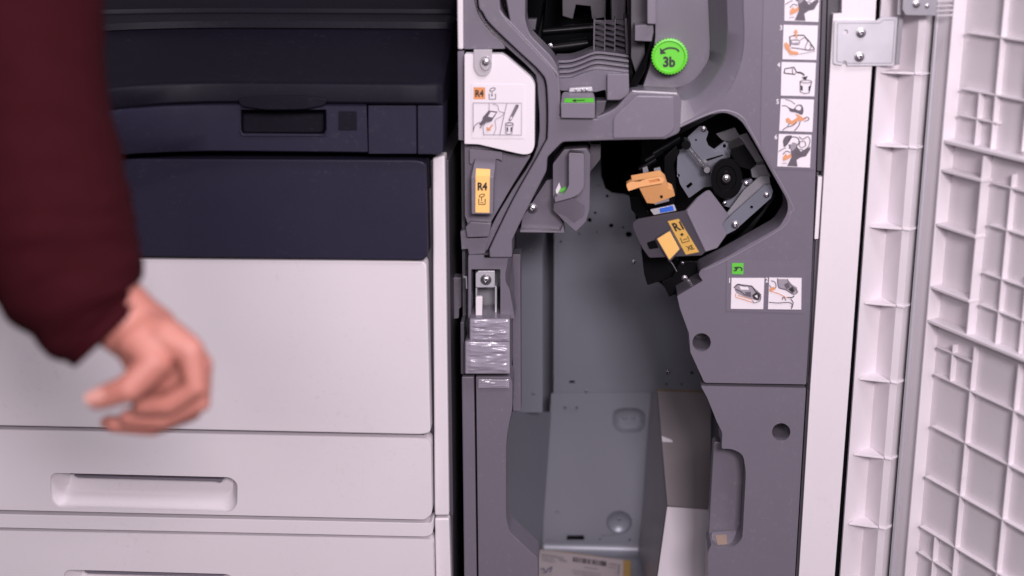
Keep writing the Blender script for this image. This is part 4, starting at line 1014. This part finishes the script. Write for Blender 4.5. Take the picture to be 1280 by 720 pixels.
# peach lever
pp_ = z3([(130, 297, 1), (145, 290, 1), (262, 270, 2), (270, 282), (140, 326), (132, 322)])
PLV = slab('release_lever', rnd(z3([(172, 305, 2), (146, 290, 2), (258, 270, 2), (276, 286, 1.5), (286, 315, 1), (303, 322, 1.5), (312, 345, 1.5), (235, 374, 1), (206, 372, 1), (180, 322, 1.5)]), 1), pl3(P(800, 232, 0.0), P(840, 226, 0.0), P(820, 255, 0.010)), 0.014, PEACH, SU, 0.0012)
PLV['label'] = 'peach coloured latch lever of the stapler'
lt = slab('lever_top', rnd(z3([(128, 301, 2), (146, 291, 2), (258, 271, 2), (272, 283, 2), (266, 297, 2), (180, 312, 2), (136, 327, 2)]), 1), -0.006, 0.014, PEACH, PLV, 0.0014, holes=[rnd(z3([(212, 288), (250, 280), (256, 288), (216, 296)]), 0.8)])
slab('lever_slot', rnd(z3([(208, 340), (222, 336), (226, 350), (214, 356)]), 0.8), 0.0062, 0.004, INK_O, PLV, 0); slab('lever_slot', rnd(z3([(252, 338), (264, 334), (266, 352), (258, 354)]), 0.8), 0.0062, 0.004, BLACK, PLV, 0)
slab('lever_lip', rnd(z3([(228, 366), (288, 352), (290, 364), (236, 378)]), 0.8), 0.010, 0.008, STEEL_D, SU, 0.0006)
BL = slab('blue_tab', rnd(z3([(218, 397), (308, 378), (317, 400), (232, 416)]), 1), 0.02, 0.004, STEEL, SU, 0.0006)
slab('blue_label', z3([(253, 392), (302, 381), (308, 399), (256, 409)]), 0.0193, 0.0006, BLUE, BL, 0)
# folded grey cover
e = 0.0
fA, fB = P(*z3([(356, 400)])[0], -0.022), P(*z3([(428, 552)])[0], -0.022)
lpz = pl3(fA, fB, P(*z3([(160, 470)])[0], -0.004)); rpz = pl3(fA, fB, P(*z3([(514, 415)])[0], 0.035))
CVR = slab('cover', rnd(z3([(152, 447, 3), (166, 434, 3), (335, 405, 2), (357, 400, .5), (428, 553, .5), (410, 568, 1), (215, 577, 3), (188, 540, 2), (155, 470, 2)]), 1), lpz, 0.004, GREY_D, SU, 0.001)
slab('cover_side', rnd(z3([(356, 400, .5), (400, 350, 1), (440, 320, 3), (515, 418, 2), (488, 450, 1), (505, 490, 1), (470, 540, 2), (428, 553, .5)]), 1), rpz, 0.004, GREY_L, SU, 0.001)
build('fold_highlight', MB().tube([fA+(fB-fA)*0.04, fB], 0.0013, 8), GREY_L, SU, 0)  # pale tube added as the highlight along the fold
RLB = slab('handle_label', z3([(284, 440), (325, 431), (401, 555), (352, 565)]), Plane(lpz.p+lpz.n*0.0008, lpz.n), 0.0006, GOLD, SU, 0)
pr = Print(Plane(lpz.p+lpz.n*0.0008, lpz.n), 0.0003)
pr.text('R1', *z3([(322, 459)])[0], 11.0, INK, R(-14), 0.035, 0.86, -0.25)
pr.fill(z3([(330, 490), (337, 483), (344, 489), (338, 496)]), INK)
pr.stroke(z3([(331, 502), (339, 521), (366, 513), (358, 496)]), 1.0, INK); pr.stroke(z3([(342, 510), (357, 505)]), 0.9, INK)
pr.text('XE', *z3([(368, 539)])[0], 5.8, INK, R(-14), 0.02, 0.85, -0.25)
pr.done('lettering', RLB)
tbp = Plane(lpz.p+lpz.n*0.006, lpz.n)
TBX = slab('pull_tab', rnd(z3([(238, 505, 1), (293, 470, 1), (335, 545, 2), (291, 594, 1)]), 1), tbp, 0.0055, GREY_D, SU, 0.0015)
slab('tab_face', rnd(z3([(244, 506, 1), (291, 477, 1), (328, 545, 1), (290, 585, 1)]), 1), Plane(tbp.p+tbp.n*0.001, lpz.n), 0.001, YELLOW, TBX, 0.0004)
slab('cover_recess', rnd(z3([(205, 520), (235, 510), (250, 540), (215, 545)]), 1.5), Plane(lpz.p+lpz.n*0.0006, lpz.n), 0.0006, BLACK, SU, 0)
slab('lower_body', rnd(z3([(185, 545, 1), (300, 580, 1), (330, 590), (300, 650, 1), (208, 680, 2), (196, 640, 1)]), 1), 0.06, 0.05, BLACK, SU, 0.001)
slab('lower_bracket', rnd(z3([(262, 668, 1), (300, 650), (330, 590), (400, 590, 1), (417, 662, 1), (290, 724, 1)]), 1), 0.045, 0.006, BLACK, SU, 0.0008)
build('pull_wire', MB().tube([P(*z3([q])[0], 0.02) for q in ((296, 592), (302, 600), (318, 628))], 0.0009, 8), CHROME, SU, 0)
screw(*z3([(347, 652)])[0], 0.045, 3.2, SU, 0.3); screw(*z3([(340, 596)])[0], 0.045, 1.8, SU)
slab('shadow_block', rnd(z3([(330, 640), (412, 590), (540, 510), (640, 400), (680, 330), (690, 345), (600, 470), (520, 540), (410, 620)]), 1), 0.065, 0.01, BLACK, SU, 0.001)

# ================================================================== things lying in the cavity
CBX = thing('cardboard_box', Vector((P(850, 700, 0.2).x, 0.25, ZF)), 'tall narrow grey cardboard box with a white lower flap standing in the cavity', 'box')
ua, ub, uc = P(822, 487, 0.335), P(889, 490, 0.335), P(834, 632, 0.225)
up_ = pl3(ua, ub, uc)
UPN = slab('back_panel', [(821.5, 487), (889, 490), (888.5, 637), (834, 632)], up_, 0.004, CARDB, CBX, 0.0008)
lp_ = pl3(P(834, 633.5, 0.223), P(888.5, 637.5, 0.223), P(820, 740, 0.145))
slab('flap', [(834, 633), (888.5, 637), (883, 790), (812, 790)], lp_, 0.004, CARDWH, CBX, 0.0008)
slab('crease', [(822, 486), (889, 489), (889, 491), (822, 488.5)], Plane(up_.p+up_.n*0.0012, up_.n), 0.0012, BROWN, CBX, 0)
slab('tear', rnd([(827, 545), (840, 550), (841, 553), (828, 552)], 1), Plane(up_.p+up_.n*0.001, up_.n), 0.0012, CARDWH, CBX, 0)
sidep = MB().add([P(834, 633.5, 0.226), P(834.5, 633.5, 0.2265), P(811, 800, 0.12), P(790, 800, 0.2), P(812, 700, 0.28)], [(0, 2, 3, 4)])
ENV = None
zE = ZF+0.012; ep = Plane((0, 0, zE), (0, 0, 1))
ENV = thing('envelope', PZ(730, 705, ZF), 'flat kraft envelope with a printed barcode address label lying on the cavity floor', 'envelope')
slab('pouch', [(674, 686.5), (710, 690), (760, 697), (789, 700.5), (787, 800), (664, 800)], ep, 0.010, KRAFT, ENV, 0.001)
EL = slab('address_label', [(674.3, 687), (779, 700), (777, 800), (665.5, 800)], Plane((0, 0, zE+0.0008), (0, 0, 1)), 0.0006, PAPER, ENV, 0)
pr = Print(Plane((0, 0, zE+0.0008), (0, 0, 1)), 0.0003)
x = 716.5
while x < 757:
    wdt = random.choice((0.8, 1.3, 1.9)); yy = 696+(x-716)*0.135
    pr.fill([(x, yy), (x+wdt, yy+wdt*0.13), (x+wdt-0.4, yy+6+wdt*0.13), (x-0.4, yy+6)], INK); x += wdt+random.choice((0.9, 1.3, 1.7))
for (x0_, y0_, x1_, y1_, g) in [(678, 693.5, 705, 697.5, INK_G), (678, 697, 694, 699.5, INK_M), (679, 700, 694, 702.5, INK_M), (699, 699, 709, 702, INK_G), (731, 709, 748, 711.5, INK_M), (762, 704.5, 771, 706, INK_G), (716, 712.5, 752, 718, INK_M), (718, 716, 750, 721, INK_M), (761, 708, 770, 710, INK_M)]:
    t = 0.0
    while t < 1:
        t2 = min(1, t+random.uniform(0.05, 0.14)); pr.stroke([(x0_+(x1_-x0_)*t, y0_+(y1_-y0_)*t), (x0_+(x1_-x0_)*t2, y0_+(y1_-y0_)*t2)], 1.0, g); t = t2+0.04
pr.stroke(curve([(676, 711.5), (679.5, 710.5), (681.5, 716), (686, 711), (690, 709), (688, 714), (687.5, 715.5)], 4), 1.1, INK_B)
pr.stroke([(774, 705), (773, 719)], 0.8, INK)
pr.done('print', EL)

# ================================================================== person: arm and hand
AY = -0.68; AS = 0.87
PER = thing('person', (P(60, 200, AY).x-0.15, AY, 0), 'person in a dark maroon sleeve lowering a loosely curled hand before the white door', 'person')


def capsule(mb, pts, n=14):
    """pts: (px, py, dy, radius in m)"""
    path = [P(p[0], p[1], AY+p[2]*AS) for p in pts]; rad = [p[3]*AS for p in pts]
    # rounded ends
    t0 = (path[0]-path[1]).normalized(); t1 = (path[-1]-path[-2]).normalized()
    full = [path[0]+t0*rad[0]*0.95, path[0]+t0*rad[0]*0.6]+path+[path[-1]+t1*rad[-1]*0.6, path[-1]+t1*rad[-1]*0.95]
    rr = [rad[0]*0.25, rad[0]*0.78]+rad+[rad[-1]*0.78, rad[-1]*0.25]
    mb.tube(full, rr, n)


hb_ = MB()
capsule(hb_, [(20, 60, 0.02, 0.045), (60, 250, 0.0, 0.043), (122, 372, 0.0, 0.036), (166, 408, 0.0, 0.031), (188, 424, 0.004, 0.031)], 20)
# palm: metacarpals
mcp = [(238, 438, -0.028, 0.0135), (248, 456, -0.006, 0.0140), (246, 470, 0.016, 0.0132), (238, 480, 0.036, 0.0118)]
for m_ in mcp:
    capsule(hb_, [(172, 415, m_[2]*0.45, 0.021), ((172+m_[0])/2+4, (415+m_[1])/2-5, m_[2]*0.75, 0.0185), m_], 14)
capsule(hb_, [(180, 440, -0.012, 0.024), (208, 464, 0.0, 0.023), (218, 474, 0.014, 0.020)], 14)
capsule(hb_, [(200, 474, 0.0, 0.019), (182, 496, 0.008, 0.015)], 14)
capsule(hb_, [(196, 450, 0.020, 0.022), (212, 478, 0.022, 0.020)], 14)
fing = [[(238, 438, -0.028, 0.0128), (245, 484, -0.034, 0.0114), (210, 506, -0.034, 0.0100), (178, 508, -0.028, 0.0086)],
        [(248, 456, -0.006, 0.0132), (249, 502, -0.009, 0.0116), (202, 524, -0.010, 0.0102), (160, 522, -0.006, 0.0088)],
        [(246, 470, 0.016, 0.0124), (238, 514, 0.015, 0.0110), (190, 533, 0.012, 0.0096), (142, 530, 0.012, 0.0082)],
        [(238, 480, 0.036, 0.0112), (222, 514, 0.036, 0.0098), (180, 530, 0.034, 0.0084), (134, 528, 0.034, 0.0072)]]
for f_ in fing: capsule(hb_, f_, 14)
capsule(hb_, [(174, 426, -0.022, 0.0215), (192, 458, -0.038, 0.0175), (160, 486, -0.050, 0.0132), (122, 499, -0.046, 0.0102)], 14)
BODY = build('body', hb_, SKIN, PER, 0, recalc=True, ang=180)
rm = BODY.modifiers.new('remesh', 'REMESH'); rm.mode = 'VOXEL'; rm.voxel_size = 0.0017; rm.use_smooth_shade = True
sm = BODY.modifiers.new('smooth', 'SMOOTH'); sm.factor = 0.6; sm.iterations = 8


def nail(a, b, off, r_):
    A, B = P(a[0], a[1], AY+a[2]*AS), P(b[0], b[1], AY+b[2]*AS); r_ = r_*AS; t = (B-A).normalized()
    nn = (off-t*off.dot(t)).normalized(); s_ = t.cross(nn); mb = MB(); rings = []
    c0 = A.lerp(B, 0.72)
    for i in range(5):
        u = i/4; wv = r_*0.8*(1-0.25*abs(u-0.4))
        rings.append([c0+t*(r_*1.9*u)+s_*wv*math.sin(k)*1.0+nn*(r_*0.93*math.cos(k)) for k in (-0.9, -0.45, 0, 0.45, 0.9)])
    mb.loft(rings, 0, False); return build('fingernail', mb, NAIL, BODY, 0, ang=180)


for f_ in fing[:2]: nail(f_[2], f_[3], Vector((0.0, -0.2, -1)), f_[3][3])
nail((160, 482, -0.052), (126, 494, -0.050), Vector((0.2, -1, 0.4)), 0.0098)

# sleeve
sp = [(-10, -260, 0.05, 0.078), (5, -120, 0.04, 0.077), (18, 0, 0.03, 0.074), (30, 110, 0.02, 0.072), (46, 210, 0.01, 0.074), (65, 290, 0.004, 0.074), (90, 348, 0.0, 0.066), (113, 388, 0.0, 0.055), (130, 406, 0.0, 0.047), (140, 416, 0.0, 0.0430)]
spc = []
for i in range(len(sp)-1):
    for k in range(8):
        p0, p1, p2, p3 = (sp[max(i-1, 0)], sp[i], sp[i+1], sp[min(i+2, len(sp)-1)]); t = k/8
        spc.append(tuple(0.5*((2*b_)+(-a_+c2)*t+(2*a_-5*b_+4*c2-d2)*t*t+(-a_+3*b_-3*c2+d2)*t**3) for a_, b_, c2, d2 in zip(p0, p1, p2, p3)))
spc.append(sp[-1])
path = [P(p[0], p[1], AY+p[2]*AS) for p in spc]; ns = 64; rings = []; nrm = Vector((0, -1, 0))
for i, p in enumerate(path):
    t = (path[min(i+1, len(path)-1)]-path[max(i-1, 0)]).normalized(); nrm = (nrm-t*nrm.dot(t)).normalized(); bn = t.cross(nrm)
    ring = []
    for k in range(ns):
        a = 2*math.pi*k/ns; r_ = spc[i][3]*AS
        wr_ = 0.004*noise.noise(Vector((i*0.22+math.cos(a)*1.2, math.sin(a)*1.2, 3.0)))+0.0016*noise.noise(Vector((i*0.5, math.cos(a)*2, math.sin(a)*2)))
        cuff = 0.0012*(1 if i > len(path)-8 else 0)
        ring.append(p+(nrm*math.cos(a)+bn*math.sin(a))*(r_+wr_*min(1, (len(path)-1-i)/10)+cuff))
    rings.append(ring)
# turned-in hem
last = path[-1]; rings.append([last+(q-last)*0.93+(path[-1]-path[-2])*0.2 for q in rings[-1]]); rings.append([path[-4]+(q-path[-4])*0.88 for q in rings[-5]])
SL = build('sleeve', MB().loft(rings, 0, True, True, False), MAROON, PER, 0, ang=180, recalc=False)
ss = SL.modifiers.new('subsurf', 'SUBSURF'); ss.levels = 1; ss.render_levels = 1
